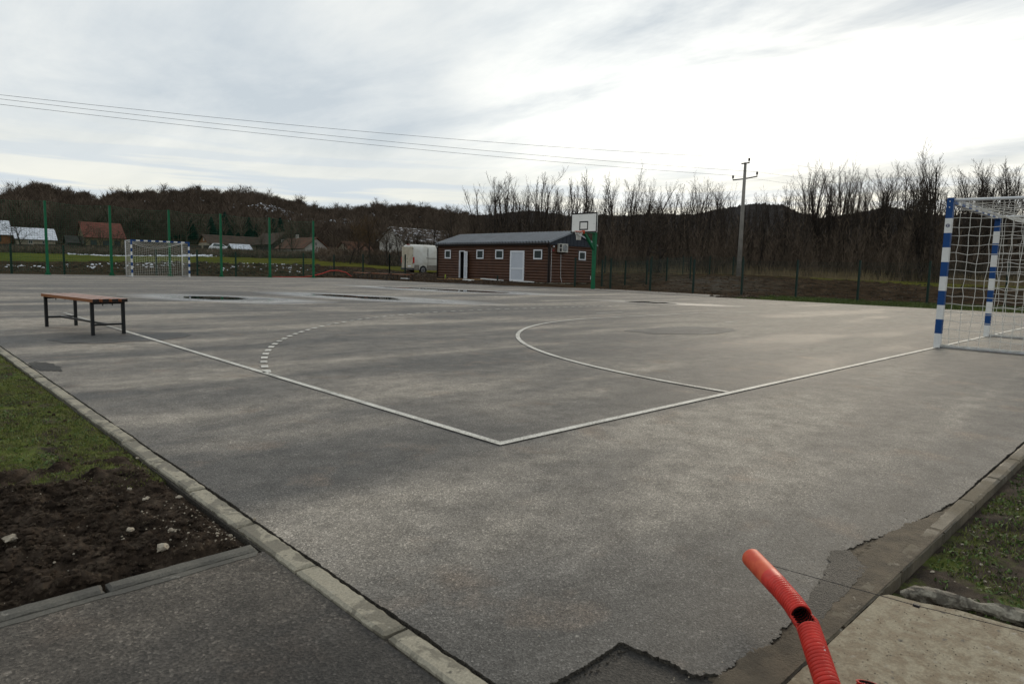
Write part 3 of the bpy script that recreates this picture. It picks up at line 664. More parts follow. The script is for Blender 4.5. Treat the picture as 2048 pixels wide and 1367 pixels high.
scatter_lumps('soil_clods', XY, [(abs(rnd.gauss(0, .0045)) + .002 if rnd.random() < .93 else rnd.uniform(.008, .024)) * (.6 if q[0] > -1.75 else 1) for q in XY], st1, M_soil, kind='stuff', label='dark brown crumbled clods of dug soil beside the cross kerb', category='soil clods')
XY = [(rnd.uniform(-2.6, -1.52), rnd.uniform(-.38, .8)) for _ in range(200)] + [(rnd.uniform(-1.72, -1.52), rnd.uniform(-.38, .1)) for _ in range(150)]
scatter_lumps('gravel', XY, [rnd.uniform(.0012, .0042) for _ in XY], st1, M_stone, sink=.1, kind='stuff', label='fine pale gravel mixed into the dug soil', category='gravel')
big = [(-1.77, -.32, .020, 'long flat white stone lying by the cross kerb'), (-1.83, -.23, .011, 'upright pale pebble left of the long flat white stone'), (-2.11, .07, .020, 'grey-white elongated stone at the left edge of the soil'),
       (-1.66, .25, .014, 'flat cream stone at the top of the soil patch'), (-1.69, -.15, .011, 'small white pebble in the middle of the soil'), (-1.58, -.27, .008, 'left one of two white pebbles near the kerb corner'),
       (-1.545, -.29, .008, 'right one of two white pebbles near the kerb corner'), (-2.04, -.31, .013, 'round yellowish stone in the lower left soil'), (-1.56, .19, .015, 'brown broken stone against the kerb'),
       (-1.52, .9, .008, 'white pebble on the turf beside the kerb'), (-1.79, -.04, .014, 'knobbly white lump in the brown soil'), (-1.68, .40, .009, 'small cream pebble where soil meets turf')]
for x, y, s, lab in big:
    o = scatter_lumps('stone', [(x, y)], [s], (lambda x, y: float(st1(x, y)) + .004) if y < .6 else (lambda x, y: -.005), M_stone, sink=.15, label=lab, category='stone')
o = scatter_lumps('stone', [(-1.436, -.235)], [.007], lambda x, y: .008, M_stone, sink=.1, label='tiny pale pebble lodged in the joint between two kerb stones', category='stone')

def blades(n, xf, yf, zf, h, w, lean, mat, name, tri=True, **t):
    x = xf(n); y = yf(n); z = zf(x, y); a = NR.random(n) * 6.283; hh = h * (.4 + NR.random(n) * 1.0); ln = lean * NR.random(n) * hh; b = NR.random(n) * 6.283
    p = np.stack([x, y, z], 1); s = np.stack([np.cos(a), np.sin(a), 0 * a], 1) * (w * (.6 + .8 * NR.random(n)))[:, None]
    up = np.stack([np.cos(b) * ln, np.sin(b) * ln, hh], 1); mid = np.stack([np.cos(b) * ln * .3, np.sin(b) * ln * .3, hh * .6], 1)
    V = np.stack([p - s, p + s, p + mid + s * .7, p + mid - s * .7, p + up], 1).reshape(-1, 3); k = np.arange(n) * 5
    F = np.concatenate([np.stack([k, k + 1, k + 2], 1), np.stack([k, k + 2, k + 3], 1), np.stack([k + 3, k + 2, k + 4], 1)])
    return link(name, npmesh(name, V, F, mat), **t)
M_blade = simple('grass_blades', (.190, .205, .045), .7, c2=(.045, .062, .012), scale=55, spec=.3)
M_dead = simple('dead_grass_blades', (.21, .165, .085), .8, c2=(.07, .052, .030), scale=60, spec=.1)
M_leaf = simple('dark_weed_leaves', (.115, .175, .040), .6, c2=(.030, .055, .014), scale=50, spec=.3)
def turf_mask(x, y, thr, s): return fbm(x * 6, y * 6, 4, s) > thr
def rej(n, box, cond):
    xs = []; ys = []
    while sum(map(len, xs)) < n:
        x = NR.uniform(box[0], box[1], n * 2); y = NR.uniform(box[2], box[3], n * 2); m = cond(x, y); xs.append(x[m]); ys.append(y[m])
    return np.concatenate(xs)[:n], np.concatenate(ys)[:n]
def put_blades(name, n, box, cond, zf, h, w, lean, mat, **t):
    X, Y = rej(n, box, cond); return blades(n, lambda n: X, lambda n: Y, zf, h, w, lean, mat, name, **t)
put_blades('grass', 52000, (-2.6, -1.495, .42, 6.2), lambda x, y: (y > SOIL_END(x) - .05) & turf_mask(x, y, .40, 51), turf_top, .014, .0015, 1.4, M_blade, kind='stuff', label='short mossy grass left of the kerb', category='grass')
put_blades('dead_grass', 9000, (-2.6, -1.495, .42, 6.2), lambda x, y: (y > SOIL_END(x) - .1), turf_top, .013, .0012, 2.6, M_dead, kind='stuff', label='straw and brown dead blades lying in the mossy grass', category='dead grass')
put_blades('weeds', 9000, (-2.6, -1.495, .35, 6.2), lambda x, y: (y > SOIL_END(x) - .12) & turf_mask(x, y, .5, 57), turf_top, .010, .0040, 2.2, M_leaf, kind='stuff', label='small broad weed leaves among the mossy grass', category='weeds')
XY = [(rnd.uniform(-2.4, -1.52), rnd.uniform(.6, 4)) for _ in range(220)]
scatter_lumps('turf_crumbs', XY, [rnd.uniform(.003, .011) for _ in XY], lambda x, y: -.008, M_soil, kind='stuff', label='crumbs of brown soil scattered over the turf', category='soil crumbs')

def verge_top(X, Y):
    return -.045 + (fbm(X * 9, Y * 9, 5, 61) - .4) * .035 * np.clip((-1.962 - Y) / .04, 0, 1)
grid_mesh('verge', np.concatenate([np.arange(-.30, 2.2, .012), np.arange(2.2, 6, .1), np.arange(6, 30, 1.)]), np.concatenate([np.arange(-12, -3, .6), np.arange(-3, -1.955, .012)]), verge_top, M_verge, kind='structure')
put_blades('grass', 9000, (-.12, 3.6, -2.7, -1.975), lambda x, y: fbm(x * 5, y * 5, 4, 63) > .52, verge_top, .013, .0014, 1.5, M_blade, kind='stuff', label='patchy grass on the dark verge right of the kerb', category='grass')
put_blades('weeds', 5200, (-.12, 3.6, -2.7, -1.975), lambda x, y: fbm(x * 5, y * 5, 4, 67) > .46, verge_top, .010, .0048, 2.2, M_leaf, kind='stuff', label='clover and weed leaves on the dark verge right of the kerb', category='weeds')
XY = [(rnd.uniform(-.1, 3), rnd.uniform(-2.6, -1.98)) for _ in range(260)]
vt1 = lambda x, y: float(verge_top(np.array([x]), np.array([y]))[0])
scatter_lumps('gravel', XY, [rnd.uniform(.002, .007) for _ in XY], vt1, M_stone, kind='stuff', label='loose pale gravel on the dark verge', category='gravel')
def mud_top(X, Y):
    yb = np.interp(X, [-1.1, -.6, -.30, -.18, .05, .30, .7, 1.1], [-1.835, -1.862, -1.835, -1.825, -1.80, -1.815, -1.885, -1.92])
    yb = yb + (fbm(X * 9, Y * 9, 4, 74) - .5) * .045 + (fbm(X * 55, Y * 55, 4, 75) - .5) * .035
    cover = .0022 - np.clip((Y - yb) / .012 + .5, 0, 1) * .008 - .0055 * np.clip((X - .35) / .5, 0, 1) - .010 * np.clip((-1.0 - X) / .06, 0, 1)
    return cover + (fbm(X * 22, Y * 22, 5, 71) - .50) * .003 + (fbm(X * 90, Y * 90, 3, 73) - .5) * .002
M_mud = simple('brown_mud_film', (.130, .102, .070), .85, c2=(.072, .058, .041), scale=12, bmp=.5, bscale=140)
grid_mesh('mud', np.arange(-1.12, 1.1, .005), np.arange(-1.952, -1.74, .004), mud_top, M_mud, kind='structure')
c = MB(); c.prism(jag((-1.35, -1.9595), (-.262, -1.9595), .02, .0015, 95) + jag((-.255, -1.975), (-.17, -2.30), .02, .008, 96) + [(-.05, -2.9), (-.05, -4.0), (-1.35, -4.0)], -.1, -.0015)
o = c.obj('concrete_slab', M_slab, kind='structure')
# rough dried concrete ridge along the slab
def ridge():
    n, k = 46, 12; V = []; A = np.array([(-.175, -1.985), (-.125, -2.08), (-.085, -2.20), (-.06, -2.32), (-.03, -2.5)])
    t = np.linspace(0, 1, n); tx = np.interp(t, np.linspace(0, 1, 5), A[:, 0]); ty = np.interp(t, np.linspace(0, 1, 5), A[:, 1])
    for i in range(n):
        w = .030 * (.6 + .8 * float(vn(t[i] * 9, 0, 5))) * min(1, t[i] * 9 + .15)
        for j in range(k):
            a = 2 * math.pi * j / k; rr = w * (1 + .5 * (float(vn(t[i] * 30, a * 2.2, 7)) - .5))
            V.append((tx[i] + math.cos(a) * rr * .9, ty[i] + math.cos(a) * rr * .35, -.018 + math.sin(a) * rr * .75))
    F = [(i * k + j, i * k + (j + 1) % k, (i + 1) * k + (j + 1) % k, (i + 1) * k + j) for i in range(n - 1) for j in range(k)] + [tuple(range(k))]
    link('concrete_ridge', npmesh('concrete_ridge', V, F, M_ridge), label='rough lumpy strip of dried concrete along the slab edge', category='concrete')
M_ridge = concrete('spilled_concrete', c=(.24, .22, .175), stain=(.07, .06, .045), lo=.44, hi=.55, scale=16)
ridge()
XY = [(rnd.uniform(-1.4, 3.5), rnd.uniform(-1.85, 4)) for _ in range(420)] + [(rnd.gauss(.05, .7), rnd.gauss(-1.80, .05)) for _ in range(160)]
scatter_lumps('grit', XY, [rnd.uniform(.0008, .0022) for _ in XY], lambda x, y: .0003, M_stone, kind='stuff', label='tiny pale stones lying loose on the near court asphalt', category='grit')
XY = [(-1.42 + rnd.uniform(0, .01), rnd.uniform(-1.6, 3)) for _ in range(160)] + [(rnd.uniform(-1.4, -1.04), -1.60 - rnd.uniform(0, .03)) for _ in range(90)] + [(rnd.uniform(-1.06, -.3), rnd.uniform(-1.90, -1.83)) for _ in range(200)]
scatter_lumps('grit', XY, [rnd.uniform(.001, .0035) for _ in XY], lambda x, y: -.008, M_edge, kind='stuff', label='dark crumbs broken off the asphalt edge', category='grit')
XY = [(rnd.uniform(-1.0, -.3), rnd.uniform(-1.96, -1.84)) for _ in range(260)]
scatter_lumps('grit', XY, [rnd.uniform(.001, .005) for _ in XY], lambda x, y: -.008, M_mud, kind='stuff', label='grit and crumbs of mud between court and slab', category='grit')

XY = [(rnd.uniform(-1.1, -.1), rnd.uniform(-2.7, -1.98)) for _ in range(900)]
scatter_lumps('mud_crumbs', XY, [rnd.uniform(.0006, .0019) for _ in XY], lambda x, y: -.0018, M_mud, sink=.2, kind='stuff', label='dried mud crumbs scattered over the concrete slab', category='mud crumbs')
# ------------------------------------------------------------------ red conduit
def conduit(name, pts, r, pitch, mats, cut=None, smooth_from=None, parent=None, open_end=True):
    p = np.array(pts, float); sl = np.concatenate([[0], np.cumsum(np.linalg.norm(np.diff(p, axis=0), axis=1))]); L = sl[-1]
    n = int(L / pitch * 6); S_ = np.linspace(0, L, n); q = np.stack([np.interp(S_, sl, p[:, i]) for i in range(3)], 1)
    # smooth the path
    for _ in range(3): q[1:-1] = (q[:-2] + q[1:-1] * 2 + q[2:]) / 4
    K = 24; V = []; F = []; mi = []; ref = Vector((0, 0, 1))
    for i in range(n):
        t = Vector(q[min(i + 1, n - 1)] - q[max(i - 1, 0)]).normalized(); a = t.cross(ref).normalized(); b = a.cross(t)
        rib = .5 - .5 * math.cos(2 * math.pi * S_[i] / pitch); rib = rib ** .7
        amp = .24
        if smooth_from is not None: amp *= max(.0, min(1, (smooth_from - S_[i]) / .05))
        rr = r * (1 - amp + amp * rib + (.0 if amp > .02 else .02))
        for j in range(K):
            w = 2 * math.pi * j / K; v = Vector(q[i]) + (a * math.cos(w) + b * math.sin(w)) * rr; V.append(tuple(v))
    for i in range(n - 1):
        for j in range(K):
            mid = (S_[i] + S_[i + 1]) / 2; w = (j + .5) / K * 360
            if cut and cut(mid, w): continue
            F.append((i * K + j, i * K + (j + 1) % K, (i + 1) * K + (j + 1) % K, (i + 1) * K + j))
            mi.append(1 if (smooth_from is not None and mid > smooth_from + .035) else 0)
    o = link(name, npmesh(name, V, F, mats=mats, midx=mi, smooth=True), parent)
    md = o.modifiers.new('thickness', 'SOLIDIFY'); md.thickness = .0022; md.offset = -1
    # black inner wall
    Vi = []; Fi = []; m_ = 14
    for i in range(0, n, max(1, n // 40)):
        t = Vector(q[min(i + 1, n - 1)] - q[max(i - 1, 0)]).normalized(); a = t.cross(ref).normalized(); b = a.cross(t)
        for j in range(m_):
            w = 2 * math.pi * j / m_; Vi.append(tuple(Vector(q[i]) + (a * math.cos(w) + b * math.sin(w)) * r * .80))
    kk = len(Vi) // m_; Fi = [(i * m_ + j, i * m_ + (j + 1) % m_, (i + 1) * m_ + (j + 1) % m_, (i + 1) * m_ + j) for i in range(kk - 1) for j in range(m_)]
    if cut: Fi = [f for f in Fi if not cut(S_[min(n - 1, (f[0] // m_) * max(1, n // 40) + 2)], ((f[0] % m_) + .5) / m_ * 360)] 
    link('lining', npmesh('lining', Vi, Fi, M_inner), parent)
    return L
def seglen(a, b): return float(np.linalg.norm(np.array(a) - np.array(b)))
red1 = empty('corrugated_conduit', (-.979, -2.091, 0), label='red corrugated plastic conduit bent over with a torn opening beside the slab', category='conduit')
O1 = np.array([-.979, -2.091, 0]); lowp = np.array([(-1.02, -2.125, -.03), (-.979, -2.091, .029), (-.941, -2.054, .053), (-.875, -2.002, .081), (-.803, -1.950, .1005)]) - O1
up_ = np.array([(-.803, -1.950, .098), (-.745, -1.890, .107), (-.696, -1.835, .110), (-.578, -1.697, .112)]) - O1
Ll = seglen(lowp[0], lowp[-1]) ; Lu = seglen(up_[0], up_[-1])
conduit('lower_tube', lowp, .0255, .0095, [M_red, M_redw], cut=lambda s, w: s > Ll * .965 and 60 < w < 200, parent=red1)
conduit('upper_tube', up_, .0255, .0095, [M_red, M_redw], cut=lambda s, w: s < .034 and (20 < w < 180), smooth_from=Lu * .52, parent=red1)
m = MB(); e = Vector(up_[-1]); d = (Vector(up_[-1]) - Vector(up_[-2])).normalized(); m.tube([e - d * .001, e + d * .006, e + d * .010], [.0252, .022, .010], 20); m.obj('end_cap', M_redw, red1, smooth=True)
m = MB(); m.tube([(.092, .066, .0945), (.098, .072, .0985)], .003, 6); m.obj('paint_fleck', M_styro, red1)
red2 = empty('corrugated_conduit', (-.867, -2.111, 0), label='short red conduit stub with its open end just above the slab', category='conduit')
conduit('stub_tube', np.array([(-.02, -.01, -.06), (-.012, -.006, 0.0), (-.004, -.002, .040), (0, 0, .053)]), .0205, .0085, [M_red, M_redw], parent=red2)
m = MB(); pts = [(-.452 - .12, -1.685 + .05, .06), (-.451, -1.685, .052), (-.384, -2.079, .05), (-.325, -2.307, .05), (-.24, -2.65, .05)]
pp = [];
for i in range(len(pts) - 1):
    for k in range(10):
        t = k / 10; a, b = pts[i], pts[i + 1]; pp.append((a[0] + (b[0] - a[0]) * t, a[1] + (b[1] - a[1]) * t, a[2] + (b[2] - a[2]) * t + rnd.uniform(-.0006, .0006)))
m.tube(pp[4:] + [pts[-1]], .0011, 5); m.box(-.389, -.379, -2.087, -2.071, .0465, .0535)
m.obj('string', M_cable, label='thin black string with a knot stretched over the slab and kerb', category='string')

# ------------------------------------------------------------------ benches
def bench(loc, rz, label, group=None, L=1.70, Wd=.42, inset=.09, first=None):
    tags = dict(label=label, category='bench')
    if group: tags['group'] = group
    if first:
        r = empty('bench', loc, rz, **tags)
        for ch in first.children:
            c_ = ch.copy(); COL.objects.link(c_); c_.parent = r
        return r
    r = empty('bench', loc, rz, **tags)
    pw = .074; gap = (Wd - 4 * pw) / 3
    for i in range(4):
        x0 = -Wd / 2 + i * (pw + gap); m = MB(); m.box(x0, x0 + pw, -L / 2, L / 2, .408, .450)
        me = m.mesh('plank', [M_wood, M_plank_end]); 
        for p in me.polygons:
            if abs(p.normal.y) > .9: p.material_index = 1
        o = link('plank', me, r); md = o.modifiers.new('bevel', 'BEVEL'); md.width = .004; md.segments = 2
    for sx in (-1, 1):
        for sy in (-1, 1):
            x = sx * (Wd / 2 - .024); y = sy * (L / 2 - inset); box_obj('leg', (x - .018, x + .018, y - .018, y + .018, 0, .404), M_black, r, .003)
    for sy in (-1, 1):
        y = sy * (L / 2 - inset)
        box_obj('crossbar', (-Wd / 2 + .042, Wd / 2 - .042, y - .012, y + .012, .118, .142), M_black, r)
        m = MB(); m.box(-Wd / 2 + .006, Wd / 2 - .006, y - .018, y + .018, .382, .4075)
        for k in range(4):
            xx = -Wd / 2 + k * (pw + gap) + pw / 2; m.tube([(xx, y, .382), (xx, y, .362)], .006, 6)
        m.obj('seat_support', M_black, r)
    box_obj('stretcher', (-.012, .012, -L / 2 + inset + .013, L / 2 - inset - .013, .1185, .1415), M_black, r)
    return r
bn = bench((-.385, 7.60, 0), R(8.5), 'slatted wooden bench on black steel legs straddling the left sideline', Wd=.40)
bench((23.45, 39.8, .02), R(7), 'far wooden bench nearest the net, first of the row of three', 'benches in a row at the far court edge', first=bn)
bench((23.42, 37.25, .02), R(6), 'far wooden bench in the middle of the row of three', 'benches in a row at the far court edge', first=bn)
bench((23.45, 34.75, .02), R(8), 'far wooden bench nearest the log cabin in the row of three', 'benches in a row at the far court edge', first=bn)

# ------------------------------------------------------------------ goals
def banded(axis, length, half, start, band, first_band, mats):
    """square tube along axis with alternate colour bands"""
    m = MB(); p = 0; k = 0; L0 = start
    while p < length - 1e-6:
        b = first_band if (p == 0) else band
        if length - (p + b) < 1e-3 or length - (p + b) < band * .3: b = length - p
        a0, a1 = L0 + p, L0 + p + b
        if axis == 'z': m.box(-half, half, -half, half, a0, a1, k % 2)
        else: m.box(a0, a1, -half, half, -half, half, k % 2)
        p += b; k += 1
    return m
def make_net(m3, wob, seed, cell=.12, r=.0034, depth=1.2, w=3.0, h=2.04):
    """box net hung from crossbar; returns V,F of all strands"""
    P0 = []; P1 = []; rg = np.random.default_rng(seed)
    def surf(fn, nu, nv, closed=False):
        g = np.array([[fn(i / nu, j / nv) for j in range(nv + 1)] for i in range(nu + 1)]); g[1:-1, 1:-1] += rg.normal(0, wob, g[1:-1, 1:-1].shape)
        for i in range(nu + 1):
            for j in range(nv):
                P0.append(g[i, j]); P1.append(g[i, j + 1])
        for j in range(nv + 1):
            for i in range(nu):
                P0.append(g[i, j]); P1.append(g[i + 1, j])
    sag = lambda u: .40 * (1 - (2 * u - 1) ** 2)
    hw = w / 2; nw = int(w / cell); nd = int(depth / cell); nh = int(h / cell)
    # top: from crossbar (y=0) back to the sagging rope (y=depth)
    surf(lambda u, v: (-hw + w * u, -depth * v, h - sag(u) * v ** 1.3 - .05 * math.sin(math.pi * v)), nw, nd)
    # back
    surf(lambda u, v: (-hw + w * u, -depth - .10 * math.sin(math.pi * u) * (1 - v) * v * 3, (h - sag(u)) * (1 - v) + .03 * v), nw, nh)
    for s in (-1, 1):
        surf(lambda u, v: (s * (hw + .01 - .05 * math.sin(math.pi * u) * math.sin(math.pi * v)), -depth * u, h * (1 - v) + .03 * v - .02 * math.sin(math.pi * u) * math.sin(math.pi * v)), nd, nh)
    V, F = tube_fast(P0, P1, r, r, 4 if m3 else 3)
    # thick edging rope
    rp = [(-hw + w * u, -depth, h - sag(u)) for u in np.linspace(0, 1, 21)]; V2, F2 = tube_fast(rp[:-1], rp[1:], .009, .009, 3 if not m3 else 4)
    return np.concatenate([V, V2]), np.concatenate([F, F2 + len(V)])
def goal(loc, rz, label, near):
    g = empty('goal', loc, rz, label=label, category='goal', group='handball goals')
    BW = [M_blue, M_white]; hb = .04
    for s in (-1, 1):
        m = banded('z', 2.08, hb, 0, .2, .28, BW)
        # bands counted from the top
        m.v = [(x + s * 1.54, y, 2.08 - z_) for x, y, z_ in m.v]; m.f = [f[::-1] for f in m.f]
        po = m.obj('post', BW, g)
        if near and s < 0:
            xo = -1.58
            for zz in (2.03, 1.95):
                k = MB(); k.tube([(xo - .0005, 0, zz), (xo - .007, 0, zz)], .008, 8); k.obj('bolt', M_wtube, po)
            k = MB(); k.tube([(xo - .0005, 0, 1.70), (xo - .0020, 0, 1.70)], .027, 20); k.obj('emblem', M_badge, po)
            k = MB(); k.tube([(xo - .0022, 0, 1.711), (xo - .0028, 0, 1.711)], .006, 10); k.box(xo - .0028, xo - .0022, -.004, .004, 1.685, 1.703); k.obj('emblem_figure', M_white, po)
            k = MB(); n_ = 24
            for q in range(n_):
                a0, a1 = 2 * math.pi * q / n_, 2 * math.pi * (q + 1) / n_
                k.add([(xo - .0024, math.cos(a) * rr, 1.70 + math.sin(a) * rr) for rr, a in ((.020, a0), (.020, a1), (.023, a1), (.023, a0))], [(0, 1, 2, 3)])
            k.obj('emblem_ring', M_white, po)
    m = banded('x', 3.0, hb, -1.5, .2, .2, BW); m.v = [(x, y, z_ + 2.04) for x, y, z_ in m.v]; m.m = [1 - k for k in m.m] if False else m.m
    m.obj('crossbar', BW, g)
    fr = .021
    for s in (-1, 1):
        x = s * 1.54
        m = MB(); m.tube([(x, -.04, 2.05), (x, -1.22, 2.03)], fr, 10); m.obj('top_bar', M_wtube, g, smooth=True)
        m = MB(); m.tube([(x, -1.2, .0), (x, -1.2, 2.03)], fr, 10); m.obj('back_pole', M_wtube, g, smooth=True)
        m = MB(); m.tube([(x, -.04, .022), (x, -1.2, .022)], fr, 10); m.obj('bottom_bar', M_wtube, g, smooth=True)
        if near:   # net gathered round the bottom bar
            P0 = []; P1 = []; rg = np.random.default_rng(4 + s)
            for k in range(620):
                y = -rg.uniform(.05, 1.15); a = rg.uniform(0, 6.28); p0 = np.array([x + math.cos(a) * .024, y, .024 + abs(math.sin(a)) * .024]); a2 = a + rg.uniform(-1.5, 1.5)
                P0.append(p0); P1.append([x + math.cos(a2) * .032, y - rg.uniform(-.05, .05), .020 + abs(math.sin(a2)) * .030])
            V, F = tube_fast(P0, P1, .0030, .0030, 3); link('net_gather', npmesh('net_gather', V, F, M_net), g, kind='stuff')
    V, F = make_net(near, .007 if near else .006, 5 if near else 8, r=.0036 if near else .0042, cell=.12)
    link('net', npmesh('net', V, F, M_net), g)
    return g
M_badge = simple('navy_badge', (.012, .022, .085), .4)
goal((10.0, 0, 0), 0, 'blue and white goal at the right edge, close to the camera', True)
goal((10.0, 39.75, 0), math.pi, 'distant blue and white goal in front of the green ball net', False)

# ------------------------------------------------------------------ ball stop net at the far end
bn_ = empty('ball_stop_net', (12.5, 41.8, 0), label='tall green ball stop net on square green posts behind the far goal', category='net')
px = [-4.85, -1.62, 1.60, 4.81, 7.92, 11.09, 14.19, 17.43, 20.64]
for x in px:
    m = MB(); xx = x - 12.5
    m.add([(xx + a * .065, b * .065, 0) for a, b in ((-1, -1), (1, -1), (1, 1), (-1, 1))] + [(xx + a * .055, b * .055, 4.02) for a, b in ((-1, -1), (1, -1), (1, 1), (-1, 1))],
          [(3, 2, 1, 0), (4, 5, 6, 7), (0, 1, 5, 4), (1, 2, 6, 5), (2, 3, 7, 6), (3, 0, 4, 7)])
    po = m.obj('post', M_green, bn_)
    m = MB(); m.box(xx - .16, xx + .16, -.16, .16, 0, .012)
    for a in range(4):
        M_ = Matrix.Translation((xx, 0, 0)) @ Matrix.Rotation(a * math.pi / 2, 4, 'Z')
        m.add([tuple(M_ @ Vector(q)) for q in ((.066, -.006, .013), (.15, -.006, .013), (.066, -.006, .22), (.066, .006, .013), (.15, .006, .013), (.066, .006, .22))], [(0, 1, 2), (5, 4, 3), (0, 3, 4, 1), (1, 4, 5, 2), (2, 5, 3, 0)])
    m.obj('base_plate', M_green, po)
for a, b in zip(px[:-1], px[1:]):
    P0 = []; P1 = []; nv = 27; nh = 34; rg = np.random.default_rng(int(a * 10) + 99); ww = b - a
    g = np.array([[(a - 12.5 + .07 + (ww - .14) * i / nv, -.075 + .02 * math.sin(i * .7 + j * .3), .05 + (3.93 - .10 * math.sin(math.pi * i / nv)) * j / nh) for j in range(nh + 1)] for i in range(nv + 1)]); g += rg.normal(0, .005, g.shape)
    P0 = np.concatenate([g[:, :-1].reshape(-1, 3), g[:-1, :].reshape(-1, 3)]); P1 = np.concatenate([g[:, 1:].reshape(-1, 3), g[1:, :].reshape(-1, 3)])
    V, F = tube_fast(P0, P1, .0036, .0036, 3); top = g[:, -1]; V2, F2 = tube_fast(top[:-1], top[1:], .007, .007, 3)
    link('netting', npmesh('netting', np.concatenate([V, V2]), np.concatenate([F, F2 + len(V)]), M_net_green), bn_)

# ------------------------------------------------------------------ wire fences
_pm = {}
def panel_mesh(L):
    k = round(L, 1)
    if k in _pm: return _pm[k]
    P0 = []; P1 = []; n = int(L / .055)
    for i in range(n + 1):
        x = L * i / n; P0.append((x, 0, .04)); P1.append((x, 0, 1.62))
    for z_ in (.06, .25, .45, .65, .85, 1.05, 1.25, 1.45, 1.60): P0.append((0, .003, z_)); P1.append((L, .003, z_))
    V, F = tube_fast(P0, P1, .0026, .0026, 3); _pm[k] = npmesh('wire_panel', V, F, M_wire); return _pm[k]
_m = MB(); _m.box(-.048, .048, -.035, .035, -.3, 1.70); _m.box(-.051, .051, -.038, .038, 1.702, 1.715); POSTM = _m.mesh('fence_post', M_dkgreen)
def wire_fence(pts, label):
    p0 = pts[0]; f = empty('wire_fence', (p0[0], p0[1], zt(*p0)), label=label, category='fence', group='green wire fences round the court'); o = Vector(f.location)
    for i, p in enumerate(pts):
        po = link('fence_post', POSTM, f); po.location = Vector((p[0], p[1], zt(*p))) - o
        if i:
            q = pts[i - 1]; L = math.hypot(p[0] - q[0], p[1] - q[1]); zq, zp = zt(*q), zt(*p)
            w = link('wire_panel', panel_mesh(L), f); w.location = Vector((q[0], q[1], zq + .0)) - o
            w.rotation_euler = (0, -math.atan2(zp - zq, L), math.atan2(p[1] - q[1], p[0] - q[0]))
wire_fence([(x, 44.0) for x in (-6.5, -4.0, -1.5, .98, 3.48, 5.98, 8.46, 10.94, 13.45, 15.99, 18.42, 20.98, 23.49, 26.04, 28.53)], 'long low green wire fence behind the tall ball net')
wire_fence([(28.53, 44.0), (28.4, 41.6)], 'short green wire fence piece beside the white van')
wire_fence([(28.0, y) for y in (-2.6, 0.0, 2.53, 5.07, 7.68, 10.32, 12.95, 15.59, 18.2, 20.89, 23.54)], 'green wire fence along the right side of the court')
wire_fence([(x, 24.6) for x in (31.9, 34.4, 36.9, 39.4, 42.6)], 'green wire fence crossing the mud right of the log cabin')
wire_fence([(x, y) for x, y in ((49.45, 38.15), (52.0, 34.5), (53.2, 31.8), (53.5, 29.2), (54.3, 27.3), (57.5, 28.0))], 'farthest green wire fence in front of the bare trees')

# ------------------------------------------------------------------ log cabin
CB = Vector((29.9, 27.42, .16)); cb = empty('log_cabin', CB, label='brown log-clad cabin with grey sheet roof and white doors', category='cabin')
LY, LX, WH = 11.9, 4.5, 2.52
nb = 13; bh = WH / nb
openf = [(8.58, 9.22, -.1, 2.12)]   # open doorway y0,y1,z0,z1
def log_profile(L, axis):
    m = MB(); n = 7; V = []
    for e in (0, L):
        for k in range(n):
            a = -math.pi / 2 + math.pi * k / (n - 1); V.append((e, math.cos(a) * .045, bh / 2 + math.sin(a) * (bh / 2 - .004)))
    if axis == 'y': V = [(-y, x, z_) for x, y, z_ in V]
    else: V = [(x, -y, z_) for x, y, z_ in V]
    F = [(k, k + 1, n + k + 1, n + k) for k in range(n - 1)]
    if axis == 'y': F = [f[::-1] for f in F]
    F = [f[::-1] for f in F]
    F += [tuple(range(n)), tuple(range(2 * n - 1, n - 1, -1))]
    m.add(V, F); return m
fullf = log_profile(LY - .12, 'y').mesh('log_board', M_log, False); shA = log_profile(8.58 - .06, 'y').mesh('log_board', M_log); shB = log_profile(LY - 9.22 - .06, 'y').mesh('log_board', M_log); side = log_profile(LX - .12, 'x').mesh('log_board', M_log)
for i in range(nb):
    z_ = i * bh
    if z_ < 2.08:
        a = link('log_board', shA, cb); a.location = (0, .06, z_); a = link('log_board', shB, cb); a.location = (0, 9.22, z_)
    else: a = link('log_board', fullf, cb); a.location = (0, .06, z_)
    a = link('log_board', side, cb); a.location = (.06, 0, z_)
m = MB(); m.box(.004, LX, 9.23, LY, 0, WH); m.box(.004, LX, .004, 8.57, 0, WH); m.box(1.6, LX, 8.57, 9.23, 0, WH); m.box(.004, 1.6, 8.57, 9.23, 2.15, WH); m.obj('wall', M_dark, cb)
box_obj('plinth', (-.05, LX + .05, -.05, LY + .05, -.25, -.005), M_kerb, cb)
for (x, y) in ((-.055, -.055), (-.055, LY - .04), (LX - .04, -.055)): box_obj('corner_trim', (x, x + .095, y, y + .095, 0, WH), M_trim, cb)
box_obj('fascia', (-.20, -.165, -.12, LY + .12, WH - .06, WH + .07), M_trim, cb)
